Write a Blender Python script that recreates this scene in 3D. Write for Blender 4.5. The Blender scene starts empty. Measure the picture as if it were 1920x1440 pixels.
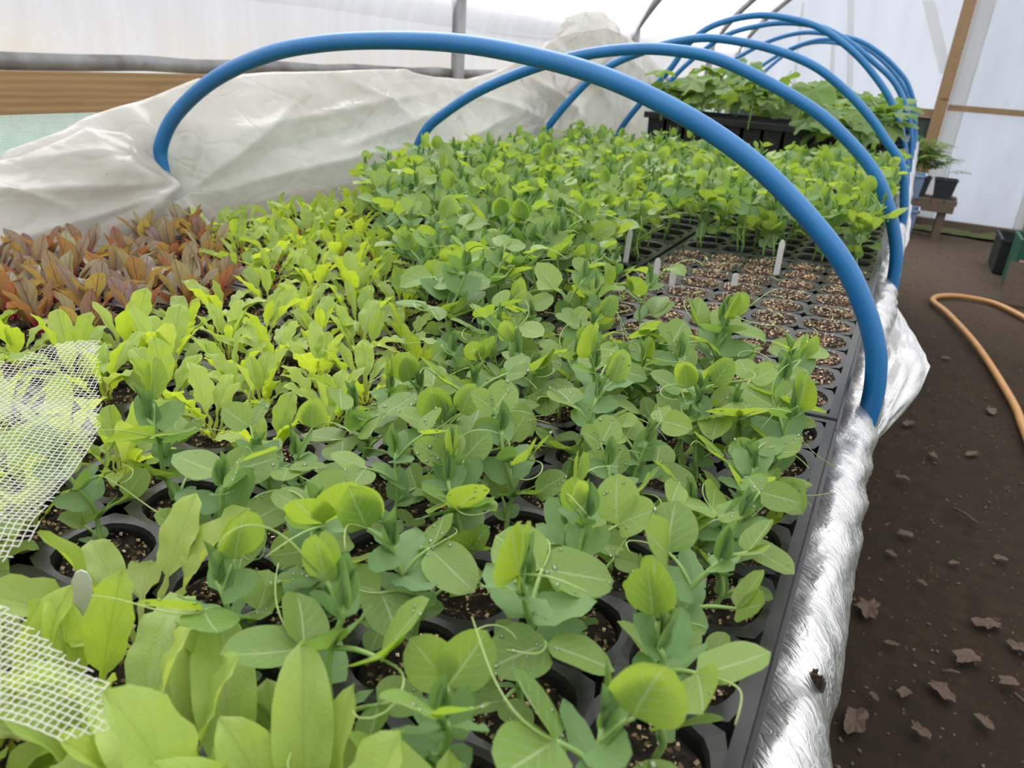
import bpy, math, random
from mathutils import Vector, Matrix, noise

sc = bpy.context.scene
rnd = random.Random(7)
D = bpy.data
COL = sc.collection

# ------------------------------------------------------------------ camera, sky, exposure
CAM_Z = 0.26
def set_camera():
    f, pitch, roll, yaw = 1400.0, math.radians(23.6), math.radians(4.2), math.radians(25.7)
    cy, sy, cp, sp = math.cos(yaw), math.sin(yaw), math.cos(pitch), math.sin(pitch)
    F = Vector((-sy * cp, cy * cp, -sp)); R0 = Vector((cy, sy, 0)); U0 = R0.cross(F)
    R = R0 * math.cos(roll) + U0 * math.sin(roll)
    U = U0 * math.cos(roll) - R0 * math.sin(roll)
    cd = D.cameras.new('camera'); cam = D.objects.new('camera', cd); COL.objects.link(cam)
    M = Matrix.Identity(4)
    for i in range(3):
        M[i][0], M[i][1], M[i][2] = R[i], U[i], -F[i]
    M[2][3] = CAM_Z
    cam.matrix_world = M
    cd.sensor_fit = 'HORIZONTAL'; cd.sensor_width = 36.0; cd.lens = 36.0 * f / 1920.0
    cd.clip_start = 0.01; cd.clip_end = 200
    cd.dof.use_dof = True; cd.dof.focus_distance = 0.55; cd.dof.aperture_fstop = 15.0
    sc.camera = cam
set_camera()

def set_world():
    w = D.worlds.new('overcast_sky'); sc.world = w; w.use_nodes = True
    nt = w.node_tree; nt.nodes.clear()
    out = nt.nodes.new('ShaderNodeOutputWorld'); bg = nt.nodes.new('ShaderNodeBackground')
    tc = nt.nodes.new('ShaderNodeTexCoord'); sx = nt.nodes.new('ShaderNodeSeparateXYZ')
    mr = nt.nodes.new('ShaderNodeMapRange'); mr.inputs[1].default_value = -0.05; mr.inputs[2].default_value = 1.0
    mx = nt.nodes.new('ShaderNodeMix'); mx.data_type = 'RGBA'
    mx.inputs[6].default_value = (0.47, 0.50, 0.55, 1); mx.inputs[7].default_value = (1.36, 1.34, 1.30, 1)
    nt.links.new(tc.outputs['Generated'], sx.inputs[0]); nt.links.new(sx.outputs[2], mr.inputs[0])
    nt.links.new(mr.outputs[0], mx.inputs[0]); nt.links.new(mx.outputs[2], bg.inputs[0])
    bg.inputs[1].default_value = 1.75
    nt.links.new(bg.outputs[0], out.inputs[0])
set_world()
def set_sun():
    # sun behind thin cloud: a broad, soft source high to the left beyond the bench
    ld = D.lights.new('veiled_sun', 'SUN'); ld.energy = 3.6; ld.angle = math.radians(45); ld.color = (1.0, 0.98, 0.94)
    o = D.objects.new('veiled_sun', ld); COL.objects.link(o)
    o.rotation_euler = Vector((-0.55, 0.62, 0.85)).to_track_quat('Z', 'Y').to_euler()
set_sun()
vs = sc.view_settings
vs.view_transform = 'Standard'; vs.look = 'None'; vs.gamma = 1.0; vs.use_curve_mapping = False
vs.exposure = 0.06
sc.cycles.max_bounces = 10
sc.cycles.transparent_max_bounces = 12
sc.cycles.caustics_reflective = False
sc.cycles.caustics_refractive = False

# ------------------------------------------------------------------ geometry helpers
class Geo:
    """vertices, faces, one uv per vertex, one material slot per face"""
    def __init__(s):
        s.v, s.f, s.uv, s.m = [], [], [], []
    def add(s, verts, faces, uvs=None, mi=0, M=None):
        o = len(s.v)
        s.v += [M @ Vector(p) for p in verts] if M else [Vector(p) for p in verts]
        s.uv += uvs if uvs else [(0.5, 0.5)] * len(verts)
        s.f += [tuple(i + o for i in f) for f in faces]
        s.m += [mi] * len(faces)
        return s
    def join(s, g, M=None, mi=None):
        o = len(s.v)
        s.v += [M @ p for p in g.v] if M else list(g.v)
        s.uv += g.uv
        s.f += [tuple(i + o for i in f) for f in g.f]
        s.m += g.m if mi is None else [mi] * len(g.f)
        return s
    def box(s, lo, hi, mi=0, M=None):
        x0, y0, z0 = lo; x1, y1, z1 = hi
        return s.add([(x0,y0,z0),(x1,y0,z0),(x1,y1,z0),(x0,y1,z0),(x0,y0,z1),(x1,y0,z1),(x1,y1,z1),(x0,y1,z1)],
                     [(0,3,2,1),(4,5,6,7),(0,1,5,4),(1,2,6,5),(2,3,7,6),(3,0,4,7)], None, mi, M)
    def tube(s, pts, r, n=6, mi=0, cap=True, M=None):
        pts = [Vector(p) for p in pts]; k = len(pts)
        rs = r if isinstance(r, (list, tuple)) else [r] * k
        vs_, fs = [], []
        side = None
        for i, p in enumerate(pts):
            t = (pts[min(i + 1, k - 1)] - pts[max(i - 1, 0)])
            t = t.normalized() if t.length > 1e-9 else Vector((0, 0, 1))
            if side is None:
                side = t.cross(Vector((0, 0, 1)))
                if side.length < 1e-3: side = t.cross(Vector((1, 0, 0)))
            side = (side - t * side.dot(t)).normalized(); b = t.cross(side)
            for j in range(n):
                a = 2 * math.pi * j / n
                vs_.append(p + (side * math.cos(a) + b * math.sin(a)) * rs[i])
        for i in range(k - 1):
            for j in range(n):
                j2 = (j + 1) % n
                fs.append((i*n + j, i*n + j2, (i+1)*n + j2, (i+1)*n + j))
        if cap:
            fs.append(tuple(range(n - 1, -1, -1))); fs.append(tuple((k-1)*n + j for j in range(n)))
        uv = [(0.5, i / max(1, k - 1)) for i in range(k) for _ in range(n)]
        return s.add(vs_, fs, uv, mi, M)
    def grid(s, fn, nu, nv, mi=0):
        vs_, uv, fs = [], [], []
        for j in range(nv + 1):
            for i in range(nu + 1):
                vs_.append(fn(i / nu, j / nv)); uv.append((i / nu, j / nv))
        for j in range(nv):
            for i in range(nu):
                a = j * (nu + 1) + i
                fs.append((a, a + 1, a + nu + 2, a + nu + 1))
        return s.add(vs_, fs, uv, mi)
    def mesh(s, name, mats, smooth=True):
        me = D.meshes.new(name)
        me.from_pydata([tuple(p) for p in s.v], [], s.f)
        ul = me.uv_layers.new(name='UVMap')
        li = [0] * len(me.loops); me.loops.foreach_get('vertex_index', li)
        flat = []
        for i in li: flat += s.uv[i]
        ul.data.foreach_set('uv', flat)
        for m in (mats if isinstance(mats, (list, tuple)) else [mats]): me.materials.append(m)
        me.polygons.foreach_set('material_index', s.m)
        me.polygons.foreach_set('use_smooth', [smooth] * len(s.f))
        me.update()
        return me

def spline(pts, per=8):
    pts = [Vector(p) for p in pts]; out = []
    for i in range(len(pts) - 1):
        p0, p1, p2, p3 = pts[max(i-1, 0)], pts[i], pts[i+1], pts[min(i+2, len(pts)-1)]
        for k in range(per):
            t = k / per
            out.append(0.5 * ((2*p1) + (p2-p0)*t + (2*p0-5*p1+4*p2-p3)*t*t + (3*p1-p0-3*p2+p3)*t*t*t))
    out.append(pts[-1]); return out

def lerp_table(tab, x):
    if x <= tab[0][0]: return tab[0][1]
    for (a, va), (b, vb) in zip(tab, tab[1:]):
        if x <= b: return va + (vb - va) * (x - a) / (b - a)
    return tab[-1][1]

def link(name, data, parent=None, M=None):
    o = D.objects.new(name, data); COL.objects.link(o)
    if parent: o.parent = parent
    if M is not None: o.matrix_basis = M
    return o
def tag(o, label=None, cat=None, group=None, kind=None):
    if label: o['label'] = label
    if cat: o['category'] = cat
    if group: o['group'] = group
    if kind: o['kind'] = kind
    return o
def thing(name, label, cat, loc=(0, 0, 0), group=None, M=None):
    o = link(name, None, None, M if M is not None else Matrix.Translation(loc))
    o.empty_display_size = 0.01
    return tag(o, label, cat, group)
def T(x, y, z): return Matrix.Translation((x, y, z))
def RZ(a): return Matrix.Rotation(a, 4, 'Z')
def RX(a): return Matrix.Rotation(a, 4, 'X')
def RY(a): return Matrix.Rotation(a, 4, 'Y')
def frame(o, d, n):
    """matrix whose Y axis runs along d and Z axis is as near n as possible"""
    y = Vector(d).normalized(); z = Vector(n); z = z - y * z.dot(y)
    if z.length < 1e-4: z = Vector((1, 0, 0)) - y * y.x
    z.normalize(); x = y.cross(z)
    M = Matrix.Identity(4)
    for i in range(3): M[i][0], M[i][1], M[i][2], M[i][3] = x[i], y[i], z[i], o[i]
    return M
def az(a, e): return Vector((math.cos(a) * math.cos(e), math.sin(a) * math.cos(e), math.sin(e)))

# ------------------------------------------------------------------ material helpers
class N:
    def __init__(s, name):
        s.mat = D.materials.new(name); s.mat.use_nodes = True
        s.nt = s.mat.node_tree; s.nt.nodes.clear()
        s.out = s.nt.nodes.new('ShaderNodeOutputMaterial')
    def n(s, t, **kw):
        x = s.nt.nodes.new('ShaderNode' + t)
        for k, v in kw.items(): setattr(x, k, v)
        return x
    def put(s, sock, v):
        if hasattr(v, 'links') or isinstance(v, bpy.types.NodeSocket): s.nt.links.new(v, sock)
        elif isinstance(v, tuple) and len(v) == 3 and sock.type == 'RGBA': sock.default_value = (*v, 1)
        else: sock.default_value = v
    def math(s, op, a, b=0.0, clamp=False):
        x = s.n('Math', operation=op, use_clamp=clamp); s.put(x.inputs[0], a); s.put(x.inputs[1], b); return x.outputs[0]
    def ramp(s, v, a, b, c=0.0, d=1.0):
        x = s.n('MapRange'); s.put(x.inputs[0], v)
        for i, q in enumerate((a, b, c, d)): x.inputs[i + 1].default_value = q
        return x.outputs[0]
    def mix(s, f, a, b):
        x = s.n('Mix', data_type='RGBA'); s.put(x.inputs[0], f); s.put(x.inputs[6], a); s.put(x.inputs[7], b); return x.outputs[2]
    def coord(s, which='Object'): return s.n('TexCoord').outputs[which]
    def scale(s, v, sc3):
        x = s.n('VectorMath', operation='MULTIPLY'); s.put(x.inputs[0], v); x.inputs[1].default_value = sc3; return x.outputs[0]
    def noise(s, v, scale, detail=3, rough=0.5, dist=0.0):
        x = s.n('TexNoise'); s.put(x.inputs['Vector'], v)
        for k, q in (('Scale', scale), ('Detail', detail), ('Roughness', rough), ('Distortion', dist)): x.inputs[k].default_value = q
        return x.outputs[0]
    def voro(s, v, scale, feature='F1', out=0):
        x = s.n('TexVoronoi', feature=feature); s.put(x.inputs['Vector'], v); x.inputs['Scale'].default_value = scale; return x.outputs[out]
    def bsdf(s, color, rough=0.5, metal=0.0, spec=0.5, normal=None, **kw):
        x = s.n('BsdfPrincipled'); s.put(x.inputs['Base Color'], color); s.put(x.inputs['Roughness'], rough)
        s.put(x.inputs['Metallic'], metal); s.put(x.inputs['Specular IOR Level'], spec)
        for k, q in kw.items(): s.put(x.inputs[k.replace('_', ' ')], q)
        if normal is not None: s.put(x.inputs['Normal'], normal)
        return x.outputs[0]
    def bump(s, h, strength=0.3, dist=0.002):
        x = s.n('Bump'); x.inputs['Strength'].default_value = strength; x.inputs['Distance'].default_value = dist; s.put(x.inputs['Height'], h); return x.outputs[0]
    def mixs(s, f, a, b):
        x = s.n('MixShader'); s.put(x.inputs[0], f); s.nt.links.new(a, x.inputs[1]); s.nt.links.new(b, x.inputs[2]); return x.outputs[0]
    def one(s, t, color, **kw):
        x = s.n(t); s.put(x.inputs['Color'], color)
        for k, q in kw.items(): s.put(x.inputs[k], q)
        return x.outputs[0]
    def done(s, sh):
        s.nt.links.new(sh, s.out.inputs[0]); return s.mat

def leaf_mat(name, base, base2, vein, trans, trans2, nveins=5, slant=2.0, width=0.07, vstr=0.7, rough=0.45,
             tfac=0.42, marble=None, petiole=None, blotch=None, spec=0.35, sidew=0.09, blister=0.0):
    m = N(name)
    uv = m.n('UVMap').outputs[0]; sp = m.n('SeparateXYZ'); m.put(sp.inputs[0], uv)
    u = m.math('MULTIPLY', m.math('ABSOLUTE', m.math('SUBTRACT', sp.outputs[0], 0.5)), 2.0); v = sp.outputs[1]
    oc = m.coord(); rand = m.n('ObjectInfo').outputs['Random']
    nz = m.noise(oc, 90, 2)
    vv = m.math('ADD', v, m.math('MULTIPLY', m.math('SUBTRACT', nz, 0.5), 0.10))
    mid = m.ramp(u, 0.0, width, 1.0, 0.0)
    fr = m.math('FRACT', m.math('SUBTRACT', m.math('MULTIPLY', vv, float(nveins)), m.math('MULTIPLY', m.math('POWER', u, 0.85), slant)))
    side = m.ramp(m.math('ABSOLUTE', m.math('SUBTRACT', fr, 0.5)), 0.0, sidew, 1.0, 0.0)
    side = m.math('MULTIPLY', side, m.ramp(u, 0.15, 1.0, 0.75, 0.10))
    ve = m.math('MULTIPLY', m.math('MAXIMUM', mid, side), vstr)
    var = m.math('ADD', m.math('MULTIPLY', rand, 0.75), m.math('MULTIPLY', m.noise(oc, 45, 2), 0.35), True)
    c = m.mix(var, base, base2); t = m.mix(var, trans, trans2)
    if blotch:
        bf = m.ramp(m.noise(oc, 70, 3), 0.42, 0.62); bf = m.math('MULTIPLY', bf, 0.6)
        c = m.mix(bf, c, blotch[0]); t = m.mix(bf, t, blotch[1])
    if marble:
        mf = m.ramp(m.noise(m.scale(oc, (1, 1, 1)), 420, 2), 0.56, 0.64)
        c = m.mix(m.math('MULTIPLY', mf, 0.65), c, marble)
    c = m.mix(ve, c, vein); t = m.mix(m.math('MULTIPLY', ve, 0.8), t, vein)
    if petiole:
        pf = m.ramp(v, petiole[2], petiole[3], 1.0, 0.0)
        c = m.mix(pf, c, petiole[0]); t = m.mix(pf, t, petiole[1])
    nb = m.bump(m.math('SUBTRACT', m.math('ADD', m.math('MULTIPLY', nz, 0.8), m.math('MULTIPLY', m.noise(oc, 9 if blister else 3, 2), blister)), ve), 0.5, 0.0008)
    return m.done(m.mixs(tfac, m.bsdf(c, rough, 0, spec, nb), m.one('BsdfTranslucent', t)))

# pale green with bluish bloom; backlit yellow green
M_PEA = leaf_mat('pea_leaf', (0.128, 0.230, 0.052), (0.265, 0.390, 0.092), (0.47, 0.60, 0.31), (0.33, 0.52, 0.035), (0.55, 0.70, 0.045),
                 nveins=5, slant=2.3, width=0.07, vstr=0.8, rough=0.38, tfac=0.42, spec=0.5)
M_STIP = leaf_mat('pea_stipule', (0.13, 0.255, 0.095), (0.20, 0.33, 0.105), (0.34, 0.47, 0.25), (0.22, 0.42, 0.07), (0.34, 0.52, 0.07),
                  nveins=6, slant=2.6, width=0.05, vstr=0.45, rough=0.45, tfac=0.38, marble=(0.42, 0.52, 0.36))
M_BUD = leaf_mat('pea_bud', (0.13, 0.235, 0.085), (0.22, 0.34, 0.11), (0.24, 0.38, 0.16), (0.16, 0.32, 0.06), (0.26, 0.44, 0.06),
                 nveins=7, slant=2.0, width=0.05, vstr=0.3, rough=0.45, tfac=0.3)
M_CHARD = leaf_mat('chard_leaf', (0.27, 0.41, 0.065), (0.42, 0.55, 0.11), (0.22, 0.34, 0.04), (0.50, 0.66, 0.035), (0.70, 0.82, 0.05),
                   nveins=4, slant=1.6, width=0.07, vstr=0.55, rough=0.42, tfac=0.48, blister=1.2, petiole=((0.42, 0.50, 0.10), (0.55, 0.6, 0.08), 0.12, 0.45), spec=0.6)
M_CHARD2 = leaf_mat('chard_leaf_pale', (0.33, 0.47, 0.14), (0.46, 0.57, 0.15), (0.30, 0.42, 0.10), (0.52, 0.66, 0.09), (0.66, 0.76, 0.10),
                    nveins=4, slant=1.6, width=0.06, vstr=0.4, rough=0.4, tfac=0.42, petiole=((0.46, 0.52, 0.16), (0.55, 0.6, 0.1), 0.12, 0.45), spec=0.4)
M_CHARDR = leaf_mat('chard_leaf_redstem', (0.20, 0.34, 0.06), (0.34, 0.47, 0.09), (0.30, 0.10, 0.06), (0.40, 0.55, 0.04), (0.55, 0.68, 0.06),
                    nveins=4, slant=1.6, width=0.06, vstr=0.55, rough=0.4, tfac=0.42, petiole=((0.40, 0.10, 0.07), (0.42, 0.10, 0.05), 0.2, 0.5))
M_BEET = leaf_mat('beet_leaf', (0.13, 0.022, 0.045), (0.31, 0.34, 0.16), (0.10, 0.003, 0.028), (0.38, 0.016, 0.05), (0.55, 0.47, 0.07),
                  nveins=4, slant=1.4, width=0.10, vstr=0.9, rough=0.30, tfac=0.40, petiole=((0.30, 0.012, 0.05), (0.42, 0.02, 0.05), 0.2, 0.5),
                  blotch=((0.29, 0.22, 0.17), (0.46, 0.24, 0.07)), spec=0.8, sidew=0.10)
M_SQUASH = leaf_mat('squash_leaf', (0.095, 0.19, 0.045), (0.21, 0.31, 0.10), (0.28, 0.39, 0.16), (0.22, 0.38, 0.03), (0.37, 0.52, 0.05),
                    nveins=3, slant=1.2, width=0.06, vstr=0.5, rough=0.55, tfac=0.38)
M_TOM = leaf_mat('tomato_leaf', (0.13, 0.25, 0.06), (0.22, 0.34, 0.09), (0.28, 0.38, 0.14), (0.22, 0.4, 0.04), (0.34, 0.5, 0.05), vstr=0.3)
M_SEED = leaf_mat('seedling_leaf', (0.30, 0.40, 0.16), (0.42, 0.50, 0.22), (0.46, 0.5, 0.26), (0.45, 0.56, 0.1), (0.55, 0.62, 0.14), vstr=0.3)

def simple(name, c, rough=0.5, metal=0.0, spec=0.5, c2=None, nscale=30, bump=0.0, bdist=0.002, tr=0.0, trc=None, stretch=None):
    m = N(name); oc = m.coord()
    if stretch: oc = m.scale(oc, stretch)
    nz = m.noise(oc, nscale, 4, 0.6)
    col = m.mix(m.ramp(nz, 0.3, 0.7), c, c2) if c2 else c
    sh = m.bsdf(col, rough, metal, spec, m.bump(nz, bump, bdist) if bump else None)
    if tr: sh = m.mixs(tr, sh, m.one('BsdfTranslucent', trc or c))
    return m.done(sh)

M_STEM = simple('pea_stem', (0.25, 0.40, 0.11), 0.45, c2=(0.32, 0.48, 0.15), nscale=60, tr=0.2, trc=(0.4, 0.55, 0.08))
M_TENDRIL = simple('pea_tendril', (0.42, 0.54, 0.20), 0.45, tr=0.25, trc=(0.5, 0.6, 0.1))
M_STEMT = simple('tomato_stem', (0.22, 0.28, 0.10), 0.5, c2=(0.3, 0.33, 0.14))
M_STEMS = simple('seedling_stem', (0.46, 0.46, 0.22), 0.5, tr=0.2, c2=(0.4, 0.3, 0.2))
M_PIPE = simple('blue_pipe', (0.012, 0.140, 0.36), 0.34, c2=(0.015, 0.165, 0.41), nscale=25, bump=0.04)
M_TRAY = simple('black_tray_plastic', (0.011, 0.011, 0.012), 0.34, 0.0, 0.32, c2=(0.026, 0.026, 0.027), nscale=40, bump=0.05)
M_POT = simple('black_pot_plastic', (0.018, 0.021, 0.024), 0.4, c2=(0.03, 0.034, 0.038))
M_LABEL = simple('white_label', (0.72, 0.72, 0.70), 0.4, c2=(0.6, 0.6, 0.57), tr=0.2)
M_STEEL = simple('galvanised_steel', (0.20, 0.20, 0.205), 0.5, 0.55, c2=(0.30, 0.30, 0.30), nscale=18, bump=0.05)
M_BOARD = simple('plywood', (0.30, 0.21, 0.12), 0.7, c2=(0.22, 0.15, 0.09), nscale=10, stretch=(1, 6, 1))
M_OLDWOOD = simple('weathered_wood', (0.085, 0.06, 0.042), 0.8, c2=(0.14, 0.10, 0.07), nscale=14, bump=0.4, bdist=0.004, stretch=(3, 12, 12))
M_TUB = simple('pale_blue_plastic', (0.24, 0.35, 0.52), 0.4)
M_CRATE = simple('green_crate_plastic', (0.012, 0.075, 0.045), 0.45, c2=(0.02, 0.10, 0.06))
M_CRATED = simple('dark_crate_plastic', (0.012, 0.016, 0.016), 0.5)
M_REDLAB = simple('red_white_tape', (0.55, 0.15, 0.13), 0.5, c2=(0.6, 0.5, 0.48), nscale=60)
M_HOSE = simple('orange_hose', (0.50, 0.25, 0.08), 0.45, c2=(0.42, 0.20, 0.065), nscale=12)
M_DRY = simple('dry_leaf', (0.125, 0.08, 0.05), 0.75, c2=(0.075, 0.047, 0.03), nscale=50, tr=0.1)
M_TWIG = simple('twig', (0.055, 0.038, 0.027), 0.85, c2=(0.10, 0.07, 0.05), nscale=60)
M_MOSS = simple('moss', (0.06, 0.085, 0.02), 0.95, c2=(0.12, 0.11, 0.045), nscale=40, bump=0.8, bdist=0.02)
M_PEBBLE = simple('pebble', (0.07, 0.055, 0.04), 0.8, c2=(0.15, 0.12, 0.09), nscale=20)

def wood_mat(name, c1, c2, c3):
    m = N(name); oc = m.scale(m.coord(), (9, 1.0, 22))
    g = m.noise(oc, 2.2, 5, 0.6, 1.2)
    w = m.n('TexWave', wave_type='BANDS', bands_direction='Z'); m.put(w.inputs['Vector'], oc)
    w.inputs['Scale'].default_value = 1.0; w.inputs['Distortion'].default_value = 9.0; w.inputs['Detail'].default_value = 3; w.inputs['Detail Scale'].default_value = 0.6
    c = m.mix(w.outputs['Fac'], c1, c2)
    c = m.mix(m.ramp(g, 0.55, 0.75), c, c3)
    k = m.ramp(m.voro(m.scale(m.coord(), (1, 1.0, 4)), 1.6), 0.03, 0.10, 1.0, 0.0)
    c = m.mix(m.math('MULTIPLY', k, 0.7), c, (0.05, 0.025, 0.012))
    return m.done(m.bsdf(c, 0.6, 0, 0.3, m.bump(w.outputs['Fac'], 0.15, 0.002)))
M_WOOD = wood_mat('sawn_timber', (0.33, 0.205, 0.09), (0.39, 0.255, 0.12), (0.27, 0.16, 0.07))
M_POST = wood_mat('post_timber', (0.24, 0.15, 0.075), (0.32, 0.21, 0.11), (0.16, 0.10, 0.055))

def film_mat(name, tint, transp, dirt=True, milky=0.0):
    m = N(name); oc = m.coord()
    st = m.noise(m.scale(oc, (2.0, 9.0, 0.5)), 3.0, 4, 0.6)
    tc = m.mix(m.ramp(st, 0.3, 0.75), tint, tuple(q * 0.86 for q in tint))
    if dirt:
        sx = m.n('SeparateXYZ'); m.put(sx.inputs[0], m.n('NewGeometry').outputs['Position'])
        d = m.math('MULTIPLY', m.ramp(sx.outputs[2], 0.17, 0.32, 1.0, 0.0), m.ramp(m.noise(oc, 7, 4, 0.7), 0.30, 0.75))
        tc = m.mix(d, tc, (0.50, 0.44, 0.34))
    sh = m.mixs(0.85, m.bsdf(tuple(0.8 * q for q in tint), 0.3, 0, 0.5), m.one('BsdfTranslucent', tc))
    return m.done(m.mixs(transp, sh, m.one('BsdfTransparent', (0.95, 0.96, 0.97))))
M_FILMW = film_mat('wall_polythene', (0.53, 0.53, 0.555), 0.05)
M_FILME = film_mat('end_polythene', (0.47, 0.50, 0.56), 0.05, False)
M_FILMD = film_mat('door_polythene', (0.86, 0.88, 0.9), 0.6, False)
M_FILMR = film_mat('roof_polythene', (0.84, 0.85, 0.88), 0.48, False)
M_STRIP = film_mat('doubled_polythene', (0.80, 0.79, 0.76), 0.25, False)

def cover_mat():
    m = N('milky_cover_sheet'); oc = m.coord()
    nz = m.noise(oc, 9, 5, 0.6)
    t = m.mix(m.ramp(nz, 0.35, 0.7), (0.72, 0.705, 0.67), (0.60, 0.575, 0.52))
    sp = m.ramp(m.voro(oc, 38), 0.03, 0.07, 1.0, 0.0); sp = m.math('MULTIPLY', sp, m.ramp(m.noise(oc, 14, 2), 0.60, 0.66))
    t = m.mix(sp, t, (0.22, 0.16, 0.11))
    cr = m.noise(m.scale(oc, (14, 5, 14)), 2.2, 4, 0.6, 1.0)
    cr2 = m.noise(m.scale(oc, (6, 3, 6)), 1.6, 3, 0.5, 1.6)
    vc = m.voro(m.scale(m.n('TexCoord').outputs['Object'], (3, 3, 5)), 1.3, 'DISTANCE_TO_EDGE')
    ln1 = m.ramp(m.math('ABSOLUTE', m.math('SUBTRACT', m.noise(m.scale(oc, (3, 2.2, 3)), 2.0, 2, 0.4, 0.6), 0.5)), 0.0, 0.025)
    ln2 = m.ramp(m.math('ABSOLUTE', m.math('SUBTRACT', m.noise(m.scale(oc, (2, 3.0, 5)), 2.6, 1, 0.4, 0.4), 0.52)), 0.0, 0.03)
    ln3 = m.ramp(vc, 0.0, 0.05)
    hh = m.math('ADD', m.math('ADD', ln1, ln2), m.math('ADD', m.math('MULTIPLY', ln3, 1.2), m.math('MULTIPLY', cr2, 4.0)))
    nb = m.bump(hh, 0.20, 0.005)
    sh = m.mixs(0.5, m.bsdf(t, 0.20, 0, 0.6, nb), m.one('BsdfTranslucent', t))
    return m.done(m.mixs(0.10, sh, m.one('BsdfTransparent', (0.97, 0.96, 0.94))))
M_COVER = cover_mat()

def foil_mat():
    m = N('silver_foil'); oc = m.coord()
    sk = m.n('VectorMath', operation='ADD'); m.put(sk.inputs[0], m.scale(oc, (1.0, 1.0, 1.0)))
    sx = m.n('SeparateXYZ'); m.put(sx.inputs[0], oc); cb = m.n('CombineXYZ'); m.put(cb.inputs[0], m.math('MULTIPLY', sx.outputs[1], 0.9)); m.put(sk.inputs[1], cb.outputs[0])
    a = m.noise(m.scale(sk.outputs[0], (1.0, 0.30, 1.0)), 110, 3, 0.55, 0.9)
    b = m.noise(m.scale(oc, (1.6, 0.7, 1.6)), 22, 3, 0.5, 0.6)
    hgt = m.math('ADD', m.math('MULTIPLY', m.ramp(m.math('ABSOLUTE', m.math('SUBTRACT', a, 0.5)), 0.0, 0.12), 0.22), m.math("MULTIPLY", b, 1.1))
    d = m.ramp(m.noise(oc, 30, 3), 0.62, 0.70)
    c = m.mix(m.math('MULTIPLY', d, 0.25), (0.62, 0.612, 0.61), (0.42, 0.38, 0.33))
    return m.done(m.bsdf(c, 0.36, 0.93, 0.5, m.bump(hgt, 0.34, 0.005)))
M_FOIL = foil_mat()

def soil_mat(name, dark, fleck, fscale, amt):
    m = N(name); oc = m.coord()
    nz = m.noise(oc, fscale * 0.4, 5, 0.7)
    c = m.mix(m.ramp(nz, 0.35, 0.7), dark, tuple(q * 2.6 for q in dark))
    vo = m.voro(oc, fscale, 'F1', 1); sx = m.n('SeparateColor'); m.put(sx.inputs[0], vo)
    fk = m.ramp(sx.outputs[0], 1 - amt, 1 - amt + 0.02)
    c = m.mix(m.math('MULTIPLY', fk, m.ramp(sx.outputs[1], 0, 1, 0.3, 1.0)), c, fleck)
    return m.done(m.bsdf(c, 0.9, 0, 0.15, m.bump(m.math('ADD', nz, m.math('MULTIPLY', fk, 0.3)), 0.8, 0.003)))
M_SOIL = soil_mat('compost', (0.012, 0.009, 0.007), (0.20, 0.13, 0.07), 420, 0.10)
M_SOILB = soil_mat('bare_compost', (0.015, 0.010, 0.007), (0.28, 0.18, 0.10), 330, 0.26)
M_FLAKE = simple('vermiculite', (0.22, 0.14, 0.07), 0.35, 0.25, 0.6, c2=(0.52, 0.38, 0.22), nscale=300)

def floor_mat():
    m = N('trodden_earth'); oc = m.coord()
    n1 = m.noise(oc, 1.2, 5, 0.6); n2 = m.noise(oc, 22, 6, 0.7); n3 = m.noise(oc, 130, 3, 0.7)
    c = m.mix(m.ramp(n1, 0.3, 0.7), (0.027, 0.0175, 0.0095), (0.049, 0.032, 0.0180))
    c = m.mix(m.ramp(n2, 0.35, 0.75), c, (0.017, 0.0115, 0.007))
    vo = m.voro(oc, 55, 'F1', 1); sx = m.n('SeparateColor'); m.put(sx.inputs[0], vo)
    dd = m.ramp(m.voro(oc, 55), 0.10, 0.30, 1.0, 0.0)
    fk = m.math('MULTIPLY', m.ramp(sx.outputs[0], 0.80, 0.84), dd)
    c = m.mix(m.math('MULTIPLY', fk, 0.8), c, (0.14, 0.10, 0.065))
    gy = m.n('SeparateXYZ'); m.put(gy.inputs[0], oc)
    grit = m.math('MULTIPLY', m.ramp(gy.outputs[1], 4.2, 6.2), m.ramp(n3, 0.35, 0.6))
    c = m.mix(m.math('MULTIPLY', grit, 0.75), c, (0.15, 0.115, 0.085))
    hg = m.math('ADD', m.math('MULTIPLY', n2, 0.6), m.math('ADD', m.math('MULTIPLY', n3, 0.25), fk))
    return m.done(m.bsdf(c, m.ramp(n1, 0.3, 0.7, 0.75, 0.95), 0, 0.12, m.bump(hg, 0.7, 0.012)))
M_FLOOR = floor_mat()
M_OUTSIDE = simple('neutral_grey_outside', (0.22, 0.22, 0.22), 0.9, c2=(0.28, 0.28, 0.27), nscale=2)  # unseen ground, made grey so its bounced light leaves the film untinted

def net_green():
    m = N('green_shade_net'); oc = m.coord(); sx = m.n('SeparateXYZ'); m.put(sx.inputs[0], oc)
    row = m.math('FRACT', m.math('MULTIPLY', sx.outputs[2], 170.0)); colm = m.math('FRACT', m.math('MULTIPLY', sx.outputs[1], 95.0))
    solid = m.math('MAXIMUM', m.ramp(row, 0.38, 0.42), m.ramp(colm, 0.84, 0.86))
    c = m.mix(m.ramp(m.noise(oc, 30, 2), 0.3, 0.7), (0.42, 0.58, 0.50), (0.55, 0.68, 0.60))
    sh = m.mixs(0.5, m.bsdf(c, 0.5), m.one('BsdfTranslucent', c))
    dk = m.one('BsdfTransparent', (0.62, 0.72, 0.66))
    return m.done(m.mixs(solid, dk, sh))
M_GNET = net_green()
M_NET = simple('white_net_thread', (0.84, 0.83, 0.78), 0.35, tr=0.35, trc=(0.85, 0.84, 0.8))
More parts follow.
